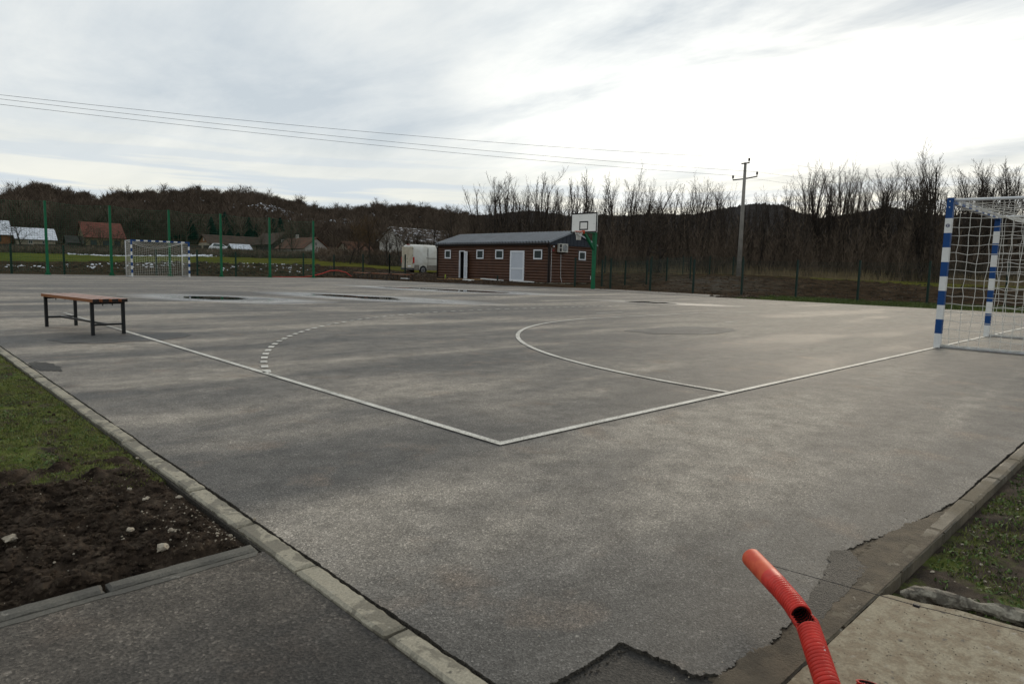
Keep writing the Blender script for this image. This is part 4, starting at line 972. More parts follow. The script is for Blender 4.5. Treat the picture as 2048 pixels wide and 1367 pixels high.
# corrugated roof
OV = .24; RH = .80; rx0, rx1 = -OV, LX + OV; xm = LX / 2
def roofside(sgn):
    ribs = 42; V = []; F = []; y0, y1 = -.16, LY + .16; n = ribs * 6
    xe = rx0 if sgn < 0 else rx1
    for i in range(n + 1):
        y = y0 + (y1 - y0) * i / n; ph = i % 6; h = .11 if ph in (1, 2) else 0
        for t in np.linspace(0, 1, 9):
            x = xe + (xm - xe) * t; V.append((x, y, WH + .08 + (RH) * t + h))
    F = [(i * 9 + j, i * 9 + j + 1, (i + 1) * 9 + j + 1, (i + 1) * 9 + j) for i in range(n) for j in range(8)]
    if sgn < 0: F = [f[::-1] for f in F]
    o = link('roof', npmesh('roof', V, F, M_roofm), cb); md = o.modifiers.new('thickness', 'SOLIDIFY'); md.thickness = .012; md.offset = -1
    return o
rf = roofside(-1); roofside(1)
m = MB(); m.add([(xm - .14, y, WH + .075 + RH - .02) for y in (-.18, LY + .18)] + [(xm, y, WH + .135 + RH) for y in (-.18, LY + .18)] + [(xm + .14, y, WH + .075 + RH - .02) for y in (-.18, LY + .18)], [(0, 1, 3, 2), (2, 3, 5, 4)]); m.obj('ridge_cap', M_pvcg, rf)
def gable(y, s):
    m = MB(); n = 26
    for i in range(n):
        x0 = rx0 + .05 + (rx1 - rx0 - .1) * i / n; x1 = rx0 + .05 + (rx1 - rx0 - .1) * (i + 1) / n - .012
        h = lambda x: WH + .05 + RH * (1 - abs(x - xm) / (xm - rx0))
        yy = y + s * (.012 if i % 2 else 0)
        V = [(x0, yy, WH - .04), (x1, yy, WH - .04), (x1, yy, h(x1)), (x0, yy, h(x0))] + [(x0, yy - s * .02, WH - .04), (x1, yy - s * .02, WH - .04), (x1, yy - s * .02, h(x1)), (x0, yy - s * .02, h(x0))]
        m.add(V, [(0, 1, 2, 3), (7, 6, 5, 4), (0, 4, 5, 1), (1, 5, 6, 2), (2, 6, 7, 3), (3, 7, 4, 0)])
    m.box(rx0 + .05, rx1 - .05, min(y - s * .02, y - s * .03), max(y - s * .02, y - s * .03), WH - .04, WH + .02); m.obj('gable_cladding', M_gable, cb)
gable(-.10, -1); gable(LY + .10, 1)
for s in (-1, 1):
    xe = rx0 if s < 0 else rx1; m = MB(); a = Vector((xe, -.185, WH + .085)); b = Vector((xm, -.185, WH + .09 + RH)); m.tube([a, b], .022, 4); m.obj('verge_trim', M_pvcg if s > 0 else M_roofm, cb)
m = MB(); m.tube([(-.235, -.18, WH + .035), (-.235, LY + .18, WH + .035)], .05, 10); m.obj('gutter', M_trim, cb)
for y in (.02, LY - .02):
    m = MB(); m.tube([(-.235, y, WH), (-.2, y, WH - .12), (-.10, y, WH - .28), (-.09, y, .05), (-.16, y, .0)], .036, 8); m.obj('downpipe', M_trim, cb)
def window(y0, y1, z0, z1, face='f'):
    def bx(a0, a1, d0, d1, zz0, zz1):
        return (-d1, -d0, a0, a1, zz0, zz1) if face == 'f' else (a0, a1, -d1, -d0, zz0, zz1)
    w = MB(); f = .085
    for b in ((y0, y1, .0, .075, z0, z0 + f), (y0, y1, 0, .075, z1 - f, z1), (y0, y0 + f, 0, .075, z0 + f, z1 - f), (y1 - f, y1, 0, .075, z0 + f, z1 - f)): w.box(*bx(*b))
    o = w.obj('window', M_pvc, cb)
    m = MB(); m.box(*bx(y0 + f, y1 - f, .0, .052, z0 + f, z1 - f)); m.obj('pane', M_glass, o)
    m = MB(); m.box(*bx(y0 - .03, y1 + .03, .0, .05, z0 - .03, z1 + .03)); m.obj('surround', M_trim, o)
zc_ = CB.z
for y0, y1 in ((28.04, 28.84), (31.80, 32.62), (33.88, 34.66), (37.66, 38.38)): window(y0 - CB.y, y1 - CB.y, 1.70 - zc_ - .02, 2.33 - zc_)
window(32.77 - CB.x, 33.50 - CB.x, 1.72 - zc_, 2.33 - zc_, 's')
# closed white door
d0, d1 = 29.70 - CB.y, 31.08 - CB.y
m = MB(); f = .12
for b in ((d0, d0 + f, .0, 2.1), (d1 - f, d1, .0, 2.1), (d0 + f, d1 - f, 1.98, 2.1), (d0 + f, d1 - f, .0, .14), (d0 + f, d1 - f, .84, .93)): m.box(-.088, 0, b[0], b[1], b[2], b[3])
dr = m.obj('door', M_pvc, cb, label='closed white panelled door')
box_obj('panel', (-.07, 0, d0 + f, d1 - f, .93, 1.98), M_pvcg, dr); box_obj('panel', (-.07, 0, d0 + f, d1 - f, .14, .84), M_pvcg, dr)
m = MB(); m.tube([(-.089, d1 - .06, .95), (-.13, d1 - .06, .95), (-.13, d1 - .17, .95)], .010, 8); m.box(-.095, -.088, d1 - .08, d1 - .04, .88, 1.02); m.obj('handle', M_wtube, dr)
# open door: frame and ajar leaf
m = MB(); a0, a1 = 8.58, 9.22
m.box(-.075, .02, a1 - .07, a1 + .0, 0, 2.12); m.box(-.075, .02, a0, a0 + .07, 0, 2.12); m.box(-.075, .02, a0 + .07, a1 - .07, 2.05, 2.12); m.box(-.06, .02, a0 + .07, a1 - .07, 0, .05)
do = m.obj('door', M_pvc, cb, label='narrow white door standing ajar')
M_ = Matrix.Translation((-.085, a0 + .01, 0)) @ Matrix.Rotation(R(252), 4, 'Z')
m = MB()
for b in ((0, .09, .04, 2.06), (.48, .57, .04, 2.06), (.09, .48, 1.97, 2.06), (.09, .48, .04, .16), (.09, .48, .92, 1.0)): m.box(b[0], b[1], -.02, .02, b[2], b[3], M=M_)
lf = m.obj('leaf', M_pvc, do)
m = MB(); m.box(.09, .48, -.012, .012, .16, .92, M=M_); m.box(.09, .48, -.012, .012, 1.0, 1.97, M=M_); m.obj('door_panel', M_pvcg, do)
m = MB(); m.tube([(.062, -8.0, .1)] if False else [(.12, -.06, .05), (.12, -.06, 2.28)], .012, 6); m.obj('conduit_pipe', M_wtube, cb)
m = MB(); m.tube([(1.02, -.075, 2.0), (1.03, -.08, 1.2), (1.06, -.08, .35), (1.12, -.14, .05)], .014, 6); m.obj('drain_hose', M_wtube, cb)
m = MB(); m.box(4.2, 4.24, -.06, -.045, .25, .5); m.obj('vent_strip', M_wtube, cb)
# air conditioner
ac = empty('air_conditioner', (30.96, 27.36, 2.18), label='beige air conditioner unit mounted on the cabin side wall', category='air conditioner')
box_obj('casing', (-.43, .43, -.22, -.02, 0, .57), simple('beige_ac_casing', (.50, .49, .44), .5), ac, .012)
m = MB(); m.tube([(.13, -.2205, .285), (.13, -.232, .285)], .235, 32); fa = m.obj('fan_guard', simple('grey_fan_grille', (.20, .20, .185), .5), ac)
for rr in (.06, .11, .16, .21):
    m = MB(); m.tube([(.13 + rr * math.cos(a), -.237, .285 + rr * math.sin(a)) for a in np.linspace(0, 2 * math.pi, 29)], .006, 4, caps=False); m.obj('grille_ring', M_pvcg, fa)
for z0 in (.05, .31): box_obj('vent_panel', (-.41, -.20, -.226, -.2205, z0, z0 + .21), M_iron, ac)
for x in (-.3, .3): box_obj('bracket', (x - .02, x + .02, -.21, 0, -.04, -.002), M_iron, ac)
wl = empty('wall_lamp', (30.15, 27.37, 2.5), label='small white lamp and red box high on the cabin corner', category='lamp')
m = MB(); m.tube([(0, 0, 0), (0, -.10, .04)], [.03, .05], 10); m.obj('lamp_head', M_wtube, wl); box_obj('junction_box', (-.06, .08, -.06, 0, -.28, -.14), simple('dark_red_box', (.18, .02, .02), .5), wl)

# debris on the cabin yard
def debris(name, loc, dims, rz, mat, label, cat):
    m = MB(); m.box(-dims[0] / 2, dims[0] / 2, -dims[1] / 2, dims[1] / 2, 0, dims[2]); o = m.obj(name, mat, label=label, category=cat); o.location = loc; o.rotation_euler = (rnd.uniform(-.06, .06), rnd.uniform(-.05, .05), rz); return o
debris('plank', (27.6, 33.9, .16), (.16, 4.2, .05), R(8), M_lumber, 'long yellow timber plank lying in front of the open cabin door', 'plank')
debris('plank', (27.9, 34.6, .17), (.12, 2.4, .05), R(-14), M_lumber, 'short crooked timber plank beside the long yellow one', 'plank')
debris('foam_board', (27.2, 32.4, .15), (.5, .7, .06), R(30), M_styro, 'white foam board scrap on the mud near the planks', 'foam board')
debris('foam_board', (29.0, 32.0, .2), (.25, 2.0, .07), R(4), M_styro, 'long white strip leaning by the cabin plinth', 'foam board')
debris('foam_board', (28.9, 28.9, .17), (.2, 2.0, .06), R(2), M_styro, 'white strip lying under the rightmost front window', 'foam board')
debris('foam_board', (25.2, 37.0, .08), (.4, .6, .08), R(50), M_styro, 'crumpled white sheet behind the far benches', 'foam board')
m = MB(); m.tube([(28.75, 36.9, .1), (28.75, 36.9, .48)], .05, 8); m.obj('marker_peg', simple('yellow_green_plastic', (.30, .36, .04), .5), label='yellow green plastic pipe stub standing left of the open door', category='pipe')
m = MB(); m.tube([(28.8, 31.2, .1), (28.8, 31.2, .52)], .05, 8); m.obj('marker_peg', M_dkgreen, label='dark green pipe stub standing left of the closed cabin door', category='pipe')
m = MB(); pts = [(17.6, 42.3, .03), (18.6, 42.5, .02), (20.2, 42.6, .03), (21.0, 42.8, .1), (21.9, 42.9, .30), (22.6, 43.0, .52), (23.3, 43.1, .55), (24.0, 43.1, .42), (24.5, 43.1, .1), (24.7, 43.1, 0)]
m.tube(pts, .028, 8); m.obj('hose', M_red, smooth=True, label='red plastic hose arching over the mud at the far corner of the court', category='hose')

# ------------------------------------------------------------------ basketball stand
bk = empty('basketball_hoop', (26.4, 20.66, 0), label='basketball hoop with white backboard on a green steel post', category='basketball hoop')
m = MB(); m.add([(a * .070, b * .070 + .19, 0) for a, b in ((-1, -1), (1, -1), (1, 1), (-1, 1))] + [(a * .095, b * .095 + .19, 3.02) for a, b in ((-1, -1), (1, -1), (1, 1), (-1, 1))], [(3, 2, 1, 0), (4, 5, 6, 7), (0, 1, 5, 4), (1, 2, 6, 5), (2, 3, 7, 6), (3, 0, 4, 7)])
m.box(-.085, .085, .105, .275, -.02, .40); m.obj('post', M_green, bk)
m = MB(); m.box(-1.12, .05, .09, .25, 3.025, 3.15); m.tube([(-.09, .19, 2.20), (-1.0, .12, 3.05)], .09, 4); m.obj('arm', M_green, bk)
m = MB(); m.box(-1.16, -1.12, -.3, .3, 3.05, 3.6); m.obj('mounting_frame', M_green, bk)
bo = box_obj('backboard', (-1.20, -1.162, -.90, .90, 3.0, 4.05), M_board, bk)
m = MB()
for b in ((-.90, .90, 3.0, 3.07), (-.90, .90, 3.98, 4.05), (-.90, -.83, 3.07, 3.98), (.83, .90, 3.07, 3.98)): m.box(-1.205, -1.2005, *b)
m.obj('border', M_bline, bo)
m = MB()
for b in ((-.30, .30, 3.14, 3.205), (-.30, .30, 3.54, 3.605), (-.30, -.235, 3.205, 3.54), (.235, .30, 3.205, 3.54)): m.box(-1.205, -1.2005, *b)
m.obj('target_square', M_bline, bo)
m = MB()
for yy in (-.7, -.3, .3, .7):
    for zz in (3.45, 3.85): m.tube([(-1.2005, yy, zz), (-1.205, yy, zz)], .012, 6)
m.obj('bolts', M_plast, bo)
m = MB(); m.tube([(-1.205 - .15 - .225 + .225 * math.cos(a), .225 * math.sin(a), 3.05) for a in np.linspace(0, 2 * math.pi, 33)], .012, 6, caps=False); m.box(-1.36, -1.205, -.08, .08, 3.0, 3.06); m.box(-1.222, -1.2055, -.10, .10, 2.95, 3.12)
rim = m.obj('rim', M_orange, bk)
P0 = []; P1 = []; n = 12; cx = -1.58
lv = [(.225, 3.045), (.19, 2.95), (.155, 2.86), (.13, 2.77), (.12, 2.68), (.125, 2.60)]
for k in range(5):
    for i in range(n):
        for s in (-.5, .5):
            a0 = 2 * math.pi * (i + .5 * (k % 2)) / n; a1 = a0 + s * 2 * math.pi / n
            P0.append((cx + lv[k][0] * math.cos(a0), lv[k][0] * math.sin(a0), lv[k][1])); P1.append((cx + lv[k + 1][0] * math.cos(a1), lv[k + 1][0] * math.sin(a1), lv[k + 1][1]))
V, F = tube_fast(P0, P1, .007, .007, 3); link('hoop_net', npmesh('hoop_net', V, F, M_net), bk)

# ------------------------------------------------------------------ utility pole and wires
up = empty('utility_pole', (46.62, 22.77, .7), label='pale concrete utility pole with dark crossarm and three insulators', category='utility pole')
m = MB(); m.tube([(0, 0, -.3), (.05, .03, 4.5), (.08, .05, 8.9)], [.19, .145, .10], 14); m.obj('pole', M_conc_pole, up, smooth=True)
m = MB(); m.tube([(-.16, .88, 7.62), (.12, .05, 7.68), (.72, -.66, 7.88)], .05, 6); m.obj('crossarm', M_iron, up)
m = MB(); m.tube([(-.17, .25, 8.80), (.22, -.22, 8.88)], .055, 6); m.obj('top_bracket', M_iron, up)
INS = [(-.16, .88, 7.66), (.70, -.64, 7.92), (.20, -.18, 8.92)]
for p in INS:
    x, y, z_ = p; m = MB(); m.tube([(x, y, z_), (x, y, z_ + .08), (x, y, z_ + .10), (x, y, z_ + .18), (x, y, z_ + .2), (x, y, z_ + .32)], [.03, .03, .075, .07, .085, .05], 10); m.obj('insulator', M_iron, up)
po_ = Vector(up.location); A = Vector((3.17, 42.34, 0))
for i, p in enumerate(INS):
    a = po_ + Vector(p) + Vector((0, 0, .3)); hz_ = (8.87 if i == 0 else (9.22 if i == 1 else 9.37)); yo = (-.05, .35, 0)[i]
    b = Vector((3.17, 42.34 + yo, hz_)); dv = (b - a); end = a + dv * 1.25; end.z = b.z + .5
    pts = []
    for k in range(41):
        t = k / 40 * 1.25; q = a + Vector((dv.x, dv.y, 0)) * t; q.z = a.z + (b.z - a.z) * t - (.55 + .1 * i) * 4 * t * (1 - t) * .5 - (0.0); pts.append(q)
    o2 = a - Vector((dv.x, dv.y, 0)).normalized() * 45; pts2 = []
    m = MB(); m.tube(pts, .011, 4); m.tube([a - Vector((dv.x, dv.y, 0)).normalized() * (45 * k / 10) - Vector((0, 0, .9 * (k / 10) * (1 - k / 10) * 2 + .25 * k / 10)) for k in range(11)], .007, 4)
    m.obj('overhead_wire', M_cable, label='thin overhead power line running to the utility pole, %s of three' % ('lowest', 'middle', 'highest')[i], category='wire', group='overhead power lines')

# ------------------------------------------------------------------ vehicles
def loft(rings, name, mat, parent=None, smooth=True, closed_ends=True, **t):
    k = len(rings[0]); V = [p for r_ in rings for p in r_]
    F = [(i * k + j, i * k + (j + 1) % k, (i + 1) * k + (j + 1) % k, (i + 1) * k + j) for i in range(len(rings) - 1) for j in range(k)]
    if closed_ends: F += [tuple(range(k - 1, -1, -1)), tuple(range((len(rings) - 1) * k, len(rings) * k))]
    return link(name, npmesh(name, V, F, mat, smooth=smooth), parent, **t)
def wheel(parent, x, y, r, w, side):
    o = MB(); o.tube([(x, y - w / 2, r), (x, y - w / 2 + .02, r), (x, y + w / 2 - .02, r), (x, y + w / 2, r)], [r * .92, r, r, r * .92], 24); wo = o.obj('wheel', M_tyre, parent)
    yy = y + side * (w / 2 + .002); o = MB(); o.tube([(x, yy, r), (x, yy + side * .012, r)], [r * .62, r * .55], 20); o.obj('rim', M_rim, wo)
    o = MB()
    for k in range(6):
        a = k * math.pi / 3; M_ = Matrix.Translation((x, yy + side * .018, r)) @ Matrix.Rotation(a, 4, 'Y'); o.box(r * .12, r * .5, -.006, .006, -.035, .035, M=M_)
    o.obj('spokes', M_plast, wo)
def van():
    v = empty('delivery_van', (33.1, 47.95, .36), 0, label='dusty white high-roof delivery van parked behind the log cabin', category='van')
    Lv = 5.9
    prof = [(.32, .88), (.55, .96), (1.15, .985), (1.55, .96), (2.05, .90), (2.42, .82), (2.56, .70), (2.63, .40)]
    def ring(x, top, ws=1, z0=.32):
        pts = [(x, -w * ws, z0 + (min(z_, 9) - .32) * (top - z0) / (2.63 - .32)) for z_, w in prof]
        return pts + [(p[0], -p[1], p[2]) for p in pts[::-1]]
    xs = [(-.02, 2.50, .93), (.06, 2.60, .99), (.25, 2.63, 1), (2, 2.65, 1), (3.9, 2.63, 1), (4.25, 2.50, .98), (4.75, 1.95, .97), (5.05, 1.45, .96), (5.6, 1.25, .93), (5.85, 1.0, .86), (5.9, .8, .80)]
    bd = loft([ring(*q) for q in xs], 'body', M_van, v)
    for x, s in ((1.0, -1), (1.0, 1), (4.75, -1), (4.75, 1)): wheel(v, x, s * .905, .345, .22, s)
    for x in (1.0, 4.75):
        for s in (-1, 1):
            m = MB(); pts = [(x + .43 * math.cos(a), s * .992, .345 + .43 * math.sin(a)) for a in np.linspace(.12, math.pi - .12, 14)]; m.tube(pts, .03, 6); m.obj('wheel_arch', M_van, v)
            m = MB(); m.tube([(x, s * .90, .345), (x, s * .985, .345)], .41, 20); m.obj('wheel_well', M_black, v)
    for s in (-1, 1):
        box_obj('tail_light', (-.045, .05, s * .93 - .06, s * .93 + .06, .95, 1.50), M_tail, v, .01)
        [box_obj('side_sill', (a_, b_, min(s * .975, s * .999), max(s * .975, s * .999), .34, .80), M_vandirt, v) for a_, b_ in ((.06, .56), (1.46, 4.28))]
        m = MB(); m.box(1.35, 3.0, min(s * .962, s * .985), max(s * .962, s * .985), 1.42, 1.455); m.obj('door_rail', M_plast, v)
        m = MB(); 
        for xx in (1.55, 2.98, 4.15): m.box(xx, xx + .015, min(s * .93, s * .990), max(s * .93, s * .990), .66, 2.35)
        m.obj('door_seam', M_plast, v)
        box_obj('mirror', (4.45, 4.6, s * 1.08 - .09, s * 1.08 + .09, 1.35, 1.75), M_plast, v)
        m = MB(); m.add([(3.25, s * .965, 1.5), (4.35, s * .965, 1.5), (4.15, s * .915, 2.05), (3.3, s * .915, 2.05)], [(0, 1, 2, 3)]); m.obj('side_window', M_glass, v)
        dr_ = box_obj('rear_door', (-.060, -.030, min(s * .012, s * .855), max(s * .012, s * .855), .52, 2.42), M_vandust, v, .008)
        m = MB()
        for zz in (.9, 1.6, 2.2): m.box(-.072, -.02, s * .86 - .02, s * .86 + .02, zz, zz + .08)
        m.obj('hinge', M_plast, dr_)
    box_obj('rear_bumper', (-.13, .05, -.93, .93, .36, .52), M_plast, v, .02)
    box_obj('number_plate', (-.075, -.062, -.62, -.12, .62, .73), M_pvc, v)
    m = MB(); m.box(-.085, -.061, -.12, -.04, 1.0, 1.06); m.box(-.075, -.0612, -.06, .06, 1.32, 1.40); m.obj('handle', M_plast, v)
    m = MB(); m.box(.0, .1, -.2, .2, 2.60, 2.64); m.obj('brake_light', M_tail, v)
    m = MB(); m.add([(4.30, -.72, 2.45), (4.30, .72, 2.45), (5.02, .85, 1.5), (5.02, -.85, 1.5)], [(0, 1, 2, 3)]); m.obj('windscreen', M_glass, v)
    for s in (-1, 1): box_obj('headlight', (5.78, 5.88, s * .68 - .14, s * .68 + .14, .75, .98), M_pvc, v)
van()
def small_car(loc, rz, label, mat):
    v = empty('parked_car', loc, rz, label=label, category='car', group='cars parked by the far farmhouse')
    P_ = [(0, .45, .75), (.06, .55, .9), (.25, .98, .95), (.7, 1.42, 1.0), (1.6, 1.47, 1), (2.35, 1.36, 1), (2.95, .95, 1), (3.7, .82, .96), (3.9, .6, .85)]
    def ring(x, top, ws):
        bt = .25; pr = [(bt, .76), (.5, .82), (min(.85, top), .82), (max(top - .06, .5), .62 if top > 1 else .78), (top, .45)]
        pts = [(x, -w * ws, z_) for z_, w in pr]; return pts + [(p[0], -p[1], p[2]) for p in pts[::-1]]
    loft([ring(*q) for q in P_], 'body', mat, v)
    for s in (-1, 1):
        m = MB(); m.add([(.55, s * .80, .92), (2.75, s * .83, .92), (2.3, s * .69, 1.33), (.85, s * .69, 1.38)], [(0, 1, 2, 3)]); m.obj('side_window', M_glass, v)
    for x in (.75, 3.1):
        for s in (-1, 1): wheel(v, x, s * .74, .3, .18, s)
    m = MB(); m.add([(2.40, -.55, 1.33), (2.40, .55, 1.33), (2.98, .68, .97), (2.98, -.68, .97)], [(0, 1, 2, 3)]); m.obj('windscreen', M_glass, v)
    m = MB(); m.add([(.20, -.6, .98), (.20, .6, .98), (.66, .5, 1.38), (.66, -.5, 1.38)], [(0, 1, 2, 3)]); m.obj('rear_window', M_glass, v)
small_car((43.3, 125.6, 2.95), R(-12), 'small white hatchback parked below the long farmhouse', M_carw)

# ------------------------------------------------------------------ houses
def house(name, x0, x1, y0, y1, zb, eave, ridge, ridge_axis, wall, roof, label, windows=(), chim=None, over=.4, gable_mat=None, door=None):
    h = empty(name, (x0, y0, zb), label=label, category='house' if 'house' in name else 'building'); w, d = x1 - x0, y1 - y0; e = eave - zb; r = ridge - zb
    m = MB(); m.box(0, w, 0, d, -1.2, e); m.obj('wall', wall, h)
    gm = gable_mat or wall; m = MB()
    if ridge_axis == 'x':
        for x in (0, w):
            m = MB(); m.add([(x, 0, e), (x, d, e), (x, d / 2, r - .1)], [(0, 1, 2)]); m.obj('gable', gm, h)
        m2 = MB(); s = (r - e) / (d / 2)
        for sy, yy in ((-1, -over), (1, d + over)):
            ze = e - over * s; V = [(-over, yy, ze), (w + over, yy, ze), (w + over, d / 2, r), (-over, d / 2, r)]
            m2.add(V + [(a, b, c_ + .12) for a, b, c_ in V], [(0, 1, 2, 3), (7, 6, 5, 4), (0, 4, 5, 1), (1, 5, 6, 2), (3, 2, 6, 7), (0, 3, 7, 4)])
    else:
        for y in (0, d):
            m = MB(); m.add([(0, y, e), (w, y, e), (w / 2, y, r - .1)], [(0, 1, 2)]); m.obj('gable', gm, h)
        m2 = MB(); s = (r - e) / (w / 2)
        for xx in (-over, w + over):
            ze = e - over * s; V = [(xx, -over, ze), (xx, d + over, ze), (w / 2, d + over, r), (w / 2, -over, r)]
            m2.add(V + [(a, b, c_ + .12) for a, b, c_ in V], [(0, 1, 2, 3), (7, 6, 5, 4), (0, 4, 5, 1), (1, 5, 6, 2), (3, 2, 6, 7), (0, 3, 7, 4)])
    ro = m2.obj('roof', roof, h)
    # tile courses
    m = MB()
    if ridge_axis == 'x':
        for k in range(1, 9):
            t = k / 9; yy = -over + (d / 2 + over) * t; zz = e - over * s + (r - e + over * s) * t + .125; m.box(-over, w + over, yy - .02, yy + .06, zz - .01, zz + .03)
    else:
        for k in range(1, 9):
            t = k / 9; xx = -over + (w / 2 + over) * t; zz = e - over * s + (r - e + over * s) * t + .125; m.box(xx - .02, xx + .06, -over, d + over, zz - .01, zz + .03)
    m.obj('tile_courses', roof, ro)
    for (face, a, zz, ww, hh) in windows:
        m = MB(); f = .09
        def bx(q0, q1, dd0, dd1, z0, z1):
            if face == 'S': m.box(q0, q1, -dd1, -dd0, z0, z1)
            else: m.box(-dd1, -dd0, q0, q1, z0, z1)
        for q in ((a, a + ww, 0.002, .07, zz, zz + f), (a, a + ww, .002, .07, zz + hh - f, zz + hh), (a, a + f, .002, .07, zz + f, zz + hh - f), (a + ww - f, a + ww, .002, .07, zz + f, zz + hh - f), (a + ww / 2 - .03, a + ww / 2 + .03, .002, .06, zz + f, zz + hh - f)): bx(*q)
        wn = m.obj('window', M_trim if 'brick' in wall.name or 'ochre' in wall.name else M_plaster_w, h); m = MB(); bx(a + f, a + ww - f, .002, .03, zz + f, zz + hh - f); m.obj('pane', M_glass, wn)
    if door: box_obj('door', (door[0], door[0] + 1.1, -.06, -.002, 0, 2.0), M_barnw, h)
    if chim:
        cx, cy = chim; box_obj('chimney', (cx - .22, cx + .22, cy - .22, cy + .22, r - 1.0, r + .75), M_plaster_w if wall is M_plaster_w else M_brick, ro)
    return h
house('farmhouse', 8, 19.7, 172, 179, 3.4, 5.7, 8.4, 'x', M_brick, M_snowroof, 'brick farmhouse with a snow-covered roof at the left edge', [('S', 9.2, .6, 1.0, 1.4), ('S', 6.0, .6, 1.0, 1.4)])
house('farm_shed', 20.6, 27.4, 171, 176, 3.3, 5.0, 7.1, 'x', M_plaster, M_snowroof, 'long low shed with a snow-covered roof beside the brick farmhouse', [('S', 2.0, .5, .8, .7), ('S', 4.5, .5, .8, .7)])
house('farmhouse', 28.6, 35.2, 149, 156, 2.9, 5.35, 8.1, 'x', M_plaster_y, M_tile_red, 'ochre house with a steep red tiled roof behind the net', [('S', .8, .7, 1.1, 1.0), ('S', 2.9, .7, 1.1, 1.0), ('S', 4.9, .7, 1.1, 1.0)])
house('farm_shed', 25.5, 27.9, 148.5, 151, 2.9, 4.1, 5.2, 'x', M_barnw, M_tile_dk, 'small grey-roofed shed left of the red-roofed house', over=.3)
house('farmhouse', 46.8, 59.6, 135, 141, 3.0, 4.75, 6.3, 'x', M_plaster, M_tile_br, 'long low farmhouse with brown tiled roof and brick gable', [('W', 2.6, 2.1, .5, .6), ('S', 3, .5, .9, .9), ('S', 7, .5, .9, .9)], gable_mat=M_brick)
house('barn', 56.2, 61.2, 127, 137, 3.0, 5.0, 7.1, 'y', M_barnw, M_tile_br, 'dark wooden barn with a brown roof behind the long farmhouse', [('S', 1.8, 2.2, .7, .6)])
house('farmhouse', 55.7, 60.3, 112.6, 124, 2.5, 4.1, 5.9, 'y', M_plaster_w, M_tile_or, 'white gabled cottage with rusty roof at the end of the ball net', [('S', 1.0, .3, .8, .9), ('S', 2.9, .3, .8, .9), ('S', 2.0, 1.9, .5, .7)], chim=(2.3, 7.5))
house('farm_shed', 60.4, 64.4, 115, 119, 2.3, 3.2, 4.3, 'x', M_plaster_w, M_tile_br, 'small shed with a sagging brown roof right of the white cottage', over=.3)
house('farm_shed', 60.1, 64.6, 104, 109, 2.2, 3.7, 5.2, 'x', M_plaster, M_tile_or, 'small cottage half hidden behind the ochre willow')
house('farmhouse', 60.4, 71.5, 88.1, 95, 1.6, 5.3, 7.4, 'x', M_plaster_w, M_snowpart, 'large pale two-storey house behind the white van', [('W', 1.3, .8, .9, 1.1), ('W', 3.2, 2.2, .9, 1.1), ('S', 3.2, 2.3, 1.1, 1.0), ('S', 6.5, 2.3, 1.1, 1.0)])
house('farm_shed', 46.2, 49.5, 121.5, 124, 2.9, 3.5, 4.25, 'x', M_barnw, M_snowroof, 'low dark lean-to with a snowy roof in front of the barn', over=.25)
# garden fence along the far meadow
gf = empty('garden_fence', (8, 128, 2.0), label='dark weathered board fence along the far meadow', category='fence')
for k in range(22):
    x = 4 + k * 2.05; y = 141.5 - k * .75; zz = zt(x, y)
    m = MB(); m.box(x - 8, x - 8 + 2.0, y - 128 - .03, y - 128 + .03, zz - 2.3, zz - .75 + rnd.uniform(-.08, .08)); m.obj('fence_board', M_barnw, gf)

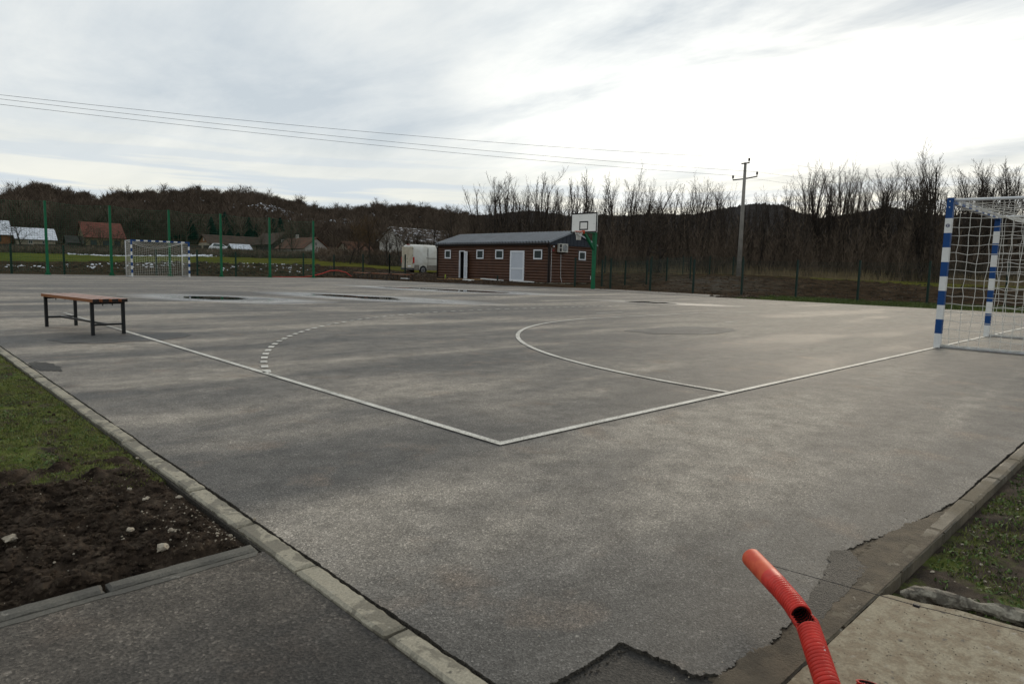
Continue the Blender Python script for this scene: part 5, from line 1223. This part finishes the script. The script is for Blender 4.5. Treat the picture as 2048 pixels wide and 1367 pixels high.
# ------------------------------------------------------------------ bare trees
def branch_tree(seed, H, style):
    rg = np.random.default_rng(seed); big0 = []; big1 = []; br0 = []; br1 = []; t0 = []; t1 = []; tr = []
    def grow(p, d, L, r, lvl):
        n = 5 if lvl == 0 else (4 if lvl == 1 else 3); pts = [p]; rad = [r]; q = p.copy(); dd = d.copy()
        for i in range(n):
            wob = {0: .05, 1: .13, 2: .2, 3: .25}[lvl] * (2.4 if style == 'gnarl' else 1)
            dd = dd + rg.normal(0, wob, 3) + np.array([0, 0, .10 if lvl else .02]); dd /= np.linalg.norm(dd); q = q + dd * L / n
            pts.append(q.copy()); rad.append(r * (1 - .82 * (i + 1) / n))
        for a, b, ra, rb in zip(pts[:-1], pts[1:], rad[:-1], rad[1:]):
            if lvl <= 1: big0.append(a); big1.append(b); br0.append(ra); br1.append(max(rb, .006))
            else: t0.append(a); t1.append(b); tr.append(max(ra, {'slim': .0145, 'vase': .0135, 'gnarl': .02}.get(style, .015)))
        if lvl >= 3: return
        cnt = {'slim': (20, 7, 4), 'round': (26, 12, 6), 'gnarl': (12, 8, 5), 'bush': (16, 9, 5), 'vase': (15, 8, 5)}[style][lvl]
        for i in range(cnt):
            lo = {0: .22 if style in ('slim',) else (.12 if style in ('bush', 'vase') else .25), 1: .15, 2: .1}[lvl]; f = lo + (1 - lo) * (i + rg.random()) / cnt; f = min(f, .98); k = f * n; j = int(k); pp = pts[j] + (pts[min(j + 1, n)] - pts[j]) * (k - j)
            ax = pts[min(j + 1, n)] - pts[j]; ax /= np.linalg.norm(ax) + 1e-9; rv = rg.normal(0, 1, 3); rv -= ax * (rv @ ax); rv /= np.linalg.norm(rv)
            spread = {'slim': (.46, .55, .65), 'round': (.95, .7, .7), 'gnarl': (1.0, .9, .8), 'bush': (.7, .7, .7), 'vase': (.42, .5, .6)}[style][lvl] * rg.uniform(.7, 1.2)
            nd = ax * math.cos(spread) + rv * math.sin(spread); nd[2] += .2 if style in ('slim', 'vase') else .12; nd /= np.linalg.norm(nd)
            if lvl == 0: nl = {'slim': H * .33 * (1.15 - f * .8), 'round': H * .62 * (1.05 - f * .72), 'gnarl': H * .55 * (1.1 - f * .6), 'bush': H * .55 * (1.1 - .6 * f), 'vase': H * .60 * (1.1 - .62 * f)}[style] * rg.uniform(.7, 1.15)
            else: nl = L * (.42 if style == 'slim' else .46) * (1.15 - f * .6) * rg.uniform(.6, 1.2)
            grow(pp, nd, nl, max(.010, r * (1 - .75 * f) * (.42 if lvl == 0 else .5)), lvl + 1)
    grow(np.zeros(3), np.array([rg.normal(0, .03), rg.normal(0, .03), 1.]), H * (1 if style == 'slim' else .88 if style == 'vase' else (.8 if style == 'round' else .62)), H * (.0115 if style == 'slim' else (.020 if style == 'bush' else .022)), 0)
    V1, F1 = tube_fast(big0, big1, np.array(br0), np.array(br1), 5); V2, F2 = cone_fast(t0, np.array(t0) + (np.array(t1) - np.array(t0)) * 1.12, np.array(tr) * .9)
    return V1, F1, V2, F2
TREES = {}
def tree_kind(key, seed, H, style, mt, mb=M_bark):
    V1, F1, V2, F2 = branch_tree(seed, H, style)
    TREES[key] = (npmesh('trunk', V1, F1, mb), npmesh('crown', V2, F2, mt))
for i in range(9): tree_kind('slim%d' % i, 100 + i, 12.5, 'slim', M_twig)
for i in range(5): tree_kind('vase%d' % i, 500 + i, 12.5, 'vase', M_twig)
for i in range(4): tree_kind('round%d' % i, 200 + i, 11, 'round', [M_wood1, M_willow, M_twig, M_wood1][i])
for i in range(3): tree_kind('gnarl%d' % i, 300 + i, 7, 'gnarl', M_twig)
for i in range(2): tree_kind('bush%d' % i, 400 + i, 6, 'bush', M_thick)
def tree(key, x, y, s, label, group=None, z_=None, name='bare_tree', sx=1.0):
    t = empty(name, (x, y, (zt(x, y) if z_ is None else z_) - .05), rnd.uniform(0, 6.28), label=label, category='tree')
    if group: t['group'] = group
    t.scale = (s * sx, s * sx, s)
    a, b = TREES[key]; link('trunk', a, t); link('crown', b, t); return t
def az_of(px_):  # azimuth in degrees of a bearing across the view, used as a plain polar coordinate
    return 46.03 - math.degrees(math.atan((px_ - 1024) / 1331 * .9945))
# belt of tall slender trees on the right (top heights follow the belt's outline)
hts = [(955, 9.0), (985, 12.5), (1030, 11.5), (1085, 12.6), (1105, 10), (1130, 13.2), (1185, 13.0), (1230, 12.4), (1275, 12.5), (1330, 10.5), (1385, 12), (1440, 12), (1470, 9.5), (1530, 10.5), (1560, 11.5), (1600, 13), (1640, 14.2), (1690, 14.0), (1720, 12), (1770, 13.6), (1800, 13.2), (1850, 15.6), (1885, 14.5), (1930, 14.8), (1990, 14.8), (2048, 14), (2250, 14)]
GB = 'bare trees of the belt behind the right fence'; LB = 'tall bare tree in the dense leafless belt behind the right-hand fence'
k = 0
for i in range(230):
    pxx = 960 + (2230 - 960) * (i + rnd.random() * .8) / 230
    H_ = np.interp(pxx, [h[0] for h in hts], [h[1] for h in hts]) * rnd.choice([.97, .93, .88, .8, .7]) * (.95 if pxx < 1500 else .85)
    r_ = rnd.uniform(82, 118) if pxx < 1500 else rnd.uniform(80, 108); a = R(az_of(pxx)); H_ *= r_ * math.cos(a - R(46)) / (88 if pxx < 1500 else 76) * 1.0
    tree('slim%d' % rnd.randrange(9) if rnd.random() < .6 else 'vase%d' % rnd.randrange(5), C0[0] + r_ * math.cos(a), C0[1] + r_ * math.sin(a), H_ / 12.5, LB, GB, sx=rnd.uniform(.9, 1.3))
for pxx, r_, h in ((1048, 84, 9.5), (1298, 74, 8.0), (1320, 78, 9)):
    a = R(az_of(pxx)); tree('gnarl%d' % (pxx % 3), C0[0] + r_ * math.cos(a), C0[1] + r_ * math.sin(a), h / 6.2, {1048: 'spreading crooked bare tree rising above the cabin roof', 1298: 'crooked bare tree right of the basketball backboard', 1320: 'second crooked bare tree behind the one right of the backboard'}[pxx])
# village trees
VT = [(740, 84, 'round1', .56, 'large ochre-twigged willow left of the pale house'), (715, 98, 'round1', .52, 'smaller ochre willow behind the large one'), (700, 88, 'gnarl1', .75, 'crooked leafless tree leaning left of the ochre willow'),
      (800, 78, 'gnarl0', .85, 'leafless fruit tree with thick forked limbs in front of the pale house'), (835, 80, 'gnarl2', .95, 'wide forked bare tree rising above the white van'), (775, 80, 'bush0', 1.0, 'bare bush at the left foot of the pale house'),
      (905, 76, 'round0', .66, 'broad round brown tree behind the cabin roof'), (955, 90, 'round3', .72, 'round brown tree behind the ridge of the cabin roof'), (865, 100, 'round3', .72, 'round bare tree behind the snowy roof of the pale house'),
      (45, 145, 'gnarl0', 1.15, 'small bare orchard tree in front of the snowy shed'), (172, 139, 'gnarl1', 1.1, 'bare tree at the left corner of the red-roofed house'), (122, 152, 'round2', .8, 'dark bare tree between the snowy shed and the red-roofed house'),
      (205, 141, 'bush1', .9, 'bare bush in front of the red-roofed house'), (232, 141, 'gnarl2', .8, 'slanting bare tree before the right end of the red-roofed house'), (560, 118, 'bush0', 1.0, 'brown bush hiding the cottage wall left part'), (585, 119, 'bush1', 1.1, 'brown bush directly left of the white cottage gable'),
      (670, 112, 'bush1', .8, 'bare bush right of the white cottage'), (525, 134, 'bush0', .8, 'bare bush by the barn'), (690, 96, 'bush0', .8, 'bare bush at the edge of the meadow near the willow'), (815, 86, 'bush1', 1.0, 'bare bush close behind the white van')]
for pxx, r_, key, s, lab in VT:
    a = R(az_of(pxx)); tree(key, C0[0] + r_ * math.cos(a), C0[1] + r_ * math.sin(a), s, lab)
# conifers
def conifer_mesh():
    rg = np.random.default_rng(5); P0 = []; P1 = []
    for k in range(1500):
        h = rg.random() ** .8; a = rg.uniform(0, 6.28); L = (1 - h) * 2.6 + .25; rr = L * rg.uniform(.1, .6)
        p = np.array([math.cos(a) * rr, math.sin(a) * rr, .8 + h * 10.5]); P0.append(p); P1.append(p + np.array([math.cos(a), math.sin(a), -.35]) * L * .5)
    V, F = cone_fast(P0, P1, .16); return npmesh('crown', V, F, M_conif)
_cm = conifer_mesh(); _m = MB(); _m.tube([(0, 0, 0), (0, 0, 10.5)], [.16, .03], 6); _ct = _m.mesh('trunk', M_bark)
def hzp(x, y):
    az = math.degrees(math.atan2(y - C0[1], x - C0[0])); r = math.hypot(x - C0[0], y - C0[1]); z_, _, _ = hz(np.array([[az]]), np.array([[r]])); return float(z_[0, 0])
for i, (pxx, r_, s) in enumerate([(425, 196, .95), (452, 200, 1.15), (470, 205, 1.0), (500, 215, .9), (515, 190, .8), (548, 196, 1.0), (562, 200, 1.05), (590, 208, .9), (355, 205, .8), (385, 200, .9)]):
    a = R(az_of(pxx)); x, y = C0[0] + r_ * math.cos(a), C0[1] + r_ * math.sin(a)
    t = empty('conifer_tree', (x, y, (hzp(x, y) if r_ > 184 else zt(x, y)) - .1), rnd.uniform(0, 6), label='dark green conifer on the lower slope behind the farmhouses', category='tree', group='dark conifers behind the farmhouses'); t.scale = (s * .95, s * .95, s * .6); link('trunk', _ct, t); link('crown', _cm, t)
# wood covering the hillside (one mass nobody could count)
def hill_wood():
    rg = np.random.default_rng(21); n = 3400; az = rg.uniform(38, 93, n); r = np.sqrt(rg.uniform(188 ** 2, 480 ** 2, n)); nc = 1000
    az2 = rg.uniform(42, 92, nc); az = np.concatenate([az, az2]); r = np.concatenate([r, rg.uniform(425, 482, nc)]); n = len(az)
    z0, x, y = hz(az, r); H = rg.uniform(6.5, 10.5, n) * (1 + .45 * (rg.random(n) > .96)); H *= .72 + .22 * vn(az * 1.7, az * 0, 4)
    keep = base_z(az, r) * 0 + np.interp(az, [c[0] for c in CREST], [c[1] for c in CREST]) > 9; az, r, x, y, z0, H = [q[keep] for q in (az, r, x, y, z0, H)]; n = len(az)
    V0, F0 = cone_fast(np.stack([x, y, z0 - .3], 1), np.stack([x, y, z0 + H * .95], 1), .11 + H * .006)
    k = 66; T = np.repeat(np.arange(n), k); hh = rg.uniform(.28, .95, n * k); a = rg.uniform(0, 6.283, n * k); Hk = H[T]; cw = rg.uniform(.20, .34, n)[T] * Hk
    rad = np.sin(np.clip((hh - .15) / .9, 0, 1) * np.pi) * cw; i0 = rad * rg.uniform(.0, .55, n * k)
    p0 = np.stack([x[T] + np.cos(a) * i0, y[T] + np.sin(a) * i0, z0[T] + Hk * (hh - .08)], 1)
    a2 = a + rg.normal(0, .5, n * k); L = rad * rg.uniform(.5, 1.0, n * k) + .5
    p1 = p0 + np.stack([np.cos(a2) * L * .8, np.sin(a2) * L * .8, L * rg.uniform(.5, 1.5, n * k)], 1)
    # flat thin blades: 1 triangle each
    t = p1 - p0; s = np.cross(t, rg.normal(0, 1, t.shape)); s /= np.linalg.norm(s, axis=1, keepdims=True); s *= rg.uniform(.06, .15, (n * k, 1))
    V1 = np.stack([p0 - s, p0 + s, p1], 1).reshape(-1, 3); F1 = np.arange(len(V1)).reshape(-1, 3)
    link('hillside_wood', npmesh('hillside_wood', np.concatenate([V0, V1]), np.concatenate([F0, F1 + len(V0)]), M_wood1), kind='stuff', label='leafless brown woodland covering the hill behind the village', category='woodland')
hill_wood()
def thicket():
    rg = np.random.default_rng(31); n = 7000; px_ = rg.uniform(880, 2350, n); az = 46.03 - np.degrees(np.arctan((px_ - 1024) / 1331)); r = rg.uniform(76, 128, n)
    r = np.where(px_ < 1100, r + 14, r); z0, x, y = zone_bump(az, r); H = rg.uniform(1.5, 7.5, n) * (.7 + .5 * vn(az * 1.3, r * .05, 6))
    lean = rg.normal(0, .13, (n, 2)) * H[:, None]; P0 = np.stack([x, y, z0 - .1], 1); P1 = np.stack([x + lean[:, 0], y + lean[:, 1], z0 + H], 1)
    V0, F0 = cone_fast(P0, P1, rg.uniform(.012, .05, n)); k = 26; T = np.repeat(np.arange(n), k); f = rg.uniform(.08, .95, n * k)
    q = P0[T] + (P1 - P0)[T] * f[:, None]; a = rg.uniform(0, 6.283, n * k); L = rg.uniform(.4, 1.9, n * k) * (1.1 - f * .6)
    e = q + np.stack([np.cos(a) * L * .55, np.sin(a) * L * .55, L * rg.uniform(.3, 1.1, n * k)], 1)
    t = e - q; s = np.cross(t, rg.normal(0, 1, t.shape)); s /= np.linalg.norm(s, axis=1, keepdims=True); s *= rg.uniform(.010, .034, (n * k, 1))
    V1 = np.stack([q - s, q + s, e], 1).reshape(-1, 3); F1 = np.arange(len(V1)).reshape(-1, 3)
    link('thicket', npmesh('thicket', np.concatenate([V0, V1]), np.concatenate([F0, F1 + len(V0)]), M_thick), kind='stuff', label='dense brown undergrowth of thin stems filling the tree belt', category='undergrowth')
    # deeper stand of plain stems that closes the gaps
    n = 3000; az = 46.03 - np.degrees(np.arctan((rg.uniform(860, 2350, n) - 1024) / 1331)); r = rg.uniform(115, 150, n); z0, x, y = zone_bump(az, r); H = rg.uniform(5, 9, n)
    V0, F0 = cone_fast(np.stack([x, y, z0 - .1], 1), np.stack([x + rg.normal(0, .4, n), y + rg.normal(0, .4, n), z0 + H], 1), rg.uniform(.08, .24, n))
    link('thicket', npmesh('thicket', V0, F0, M_thick), kind='stuff', label='background stand of dark slender stems behind the tree belt', category='undergrowth')
    n = 9000; az = 46.03 - np.degrees(np.arctan((rg.uniform(1190, 2350, n) - 1024) / 1331)); r = rg.uniform(68, 82, n); z0, x, y = zone_bump(az, r); m_ = fbm(x * .3, y * .3, 3, 12) > .45; x, y, z0 = x[m_], y[m_], z0[m_]; n = len(x)
    H = rg.uniform(.25, 1.3, n); V0, F0 = cone_fast(np.stack([x, y, z0 - .05], 1), np.stack([x + rg.normal(0, .2, n), y + rg.normal(0, .2, n), z0 + H], 1), .012)
    link('dry_grass', npmesh('dry_grass', V0, F0, M_dryg), kind='stuff', label='straw-coloured dry reeds at the foot of the tree belt', category='dry grass')
thicket()
def hedge():
    rg = np.random.default_rng(41); n = 1500; px_ = rg.uniform(-200, 900, n); az = 46.03 - np.degrees(np.arctan((px_ - 1024) / 1331)); a8 = np.clip(az, _az[0], _az[-1]); rb = np.interp(a8, _az, _rr[:, 4])
    r = rb + rg.uniform(.5, 14, n); r = np.where(px_ > 640, rg.uniform(92, 118, n), r); r = np.where(px_ > 740, rg.uniform(82, 96, n), r); z0, x, y = zone_bump(az, r); H = rg.uniform(.5, 1.5, n) + (px_ > 640) * 1.2
    P0 = np.stack([x, y, z0 - .1], 1); k = 40; T = np.repeat(np.arange(n), k); a = rg.uniform(0, 6.283, n * k); q = P0[T] + np.stack([rg.normal(0, .5, n * k), rg.normal(0, .5, n * k), rg.random(n * k) * H[T] * .7], 1)
    e = q + np.stack([np.cos(a) * .35, np.sin(a) * .35, rg.uniform(.1, .7, n * k)], 1); t = e - q; s = np.cross(t, rg.normal(0, 1, t.shape)); s /= np.linalg.norm(s, axis=1, keepdims=True); s *= .045
    V1 = np.stack([q - s, q + s, e], 1).reshape(-1, 3)
    link('hedgerow', npmesh('hedgerow', V1, np.arange(len(V1)).reshape(-1, 3), M_thick), kind='stuff', label='low brown leafless hedgerow between meadow and village', category='hedge')
hedge()
# snow remnants, mud clods, verge grass
def snowbits():
    rg = np.random.default_rng(51); XY = []; SZ = []; Z = []
    def at(px_, d, s):
        a = math.radians(46.03 - math.degrees(math.atan((px_ - 1024) / 1331))); r = d; XY.append((C0[0] + r * math.cos(a), C0[1] + r * math.sin(a))); SZ.append(s * .8)
    for _ in range(150):
        p = rg.uniform(0, 620); at(p, rg.uniform(61, 66) * (1 if p < 420 else .94), rg.uniform(.03, .13))
    for _ in range(60): at(rg.choice([25, 45, 80, 105, 190, 300, 310, 340]) + rg.normal(0, 5), rg.uniform(61, 65), rg.uniform(.06, .17))
    for _ in range(230):
        p = rg.uniform(140, 430); at(p, np.interp(p, [0, 430], [131, 116]) + rg.normal(0, 1.2), rg.uniform(.08, .32))
    for _ in range(260): at(rg.normal(395, 16), rg.uniform(114, 128), rg.uniform(.12, .5))
    for _ in range(60): at(rg.uniform(20, 170), rg.uniform(131, 141), rg.uniform(.12, .4))
    for _ in range(50): at(rg.uniform(480, 600), rg.uniform(63, 68), rg.uniform(.04, .12))
    scatter_lumps('snow_remnants', XY, SZ, lambda x, y: zt(x, y) + .0, M_snow, sink=.35, kind='stuff', label='scattered remnants of white snow on mud, meadow edge and village bank', category='snow')
    XY2 = []; SZ2 = []
    for (p, d, sp, dd, n_) in ((545, 330, 28, 10, 110), (600, 300, 14, 14, 60), (670, 320, 26, 8, 80), (560, 280, 14, 10, 40), (690, 300, 8, 10, 25)):
        for _ in range(n_):
            a = math.radians(46.03 - math.degrees(math.atan((rg.normal(p, sp) - 1024) / 1331))); r = rg.normal(d, dd); XY2.append((C0[0] + r * math.cos(a), C0[1] + r * math.sin(a))); SZ2.append(rg.uniform(.12, .6))
    scatter_lumps('snow_remnants', XY2, SZ2, lambda x, y: hzp(x, y) + 4.0, M_snow, sink=.2, kind='stuff', label='thin snow patches in the clearing on the wooded hill', category='snow')
snowbits()
XY = []; SZ = []
for _ in range(2600):
    p = rnd.uniform(-60, 880); a = R(az_of(p)); r_ = rnd.uniform(52, 67) if p < 640 else rnd.uniform(51, 62); XY.append((C0[0] + r_ * math.cos(a), C0[1] + r_ * math.sin(a))); SZ.append(rnd.uniform(.03, .11) + .12 * (rnd.random() > .94))
for _ in range(2400):
    p = rnd.uniform(1190, 2200); a = R(az_of(p)); r_ = rnd.uniform(33, 60); XY.append((C0[0] + r_ * math.cos(a), C0[1] + r_ * math.sin(a))); SZ.append(rnd.uniform(.02, .075))
for _ in range(900):
    XY.append((rnd.uniform(24.2, 29.6), rnd.uniform(27, 44))); SZ.append(rnd.uniform(.02, .10))
for _ in range(260):
    XY.append((rnd.gauss(25.2, .9), rnd.gauss(11.9, .35))); SZ.append(rnd.uniform(.03, .13))
good = [(q, s) for q, s in zip(XY, SZ) if not (q[0] < 23.9 and -3 < q[1] < 43.0) and not (29.5 < q[0] < 35 and 27 < q[1] < 40)]
scatter_lumps('mud_clods', [g[0] for g in good], [g[1] for g in good], zt, M_soil, sink=.35, kind='stuff', label='clods of dark dug mud around the court and along the fences', category='mud clods')
c = MB(); c.box(0, 0.001, 0, .001, 0, .001)
def verge_grass():
    n = 26000; x = NR.uniform(23.72, 28.6, n); y = NR.uniform(-3, 12.3, n); m_ = (fbm(x * 1.1, y * 1.1, 4, 14) > .36) & (y < 11.2 + vn(x * 2, y * 0, 3)); x, y = x[m_], y[m_]; n = len(x)
    az = np.degrees(np.arctan2(y - C0[1], x - C0[0])); r = np.hypot(x - C0[0], y - C0[1]); z0, _, _ = zone_bump(az, r)
    blades(n, lambda k: x, lambda k: y, lambda a, b: z0, .07, .010, 1.2, simple('verge_grass_blades', (.085, .115, .022), .7, c2=(.040, .055, .014), scale=1.4), 'grass', kind='stuff', label='green grass strip between court and right-hand fence', category='grass')
verge_grass()
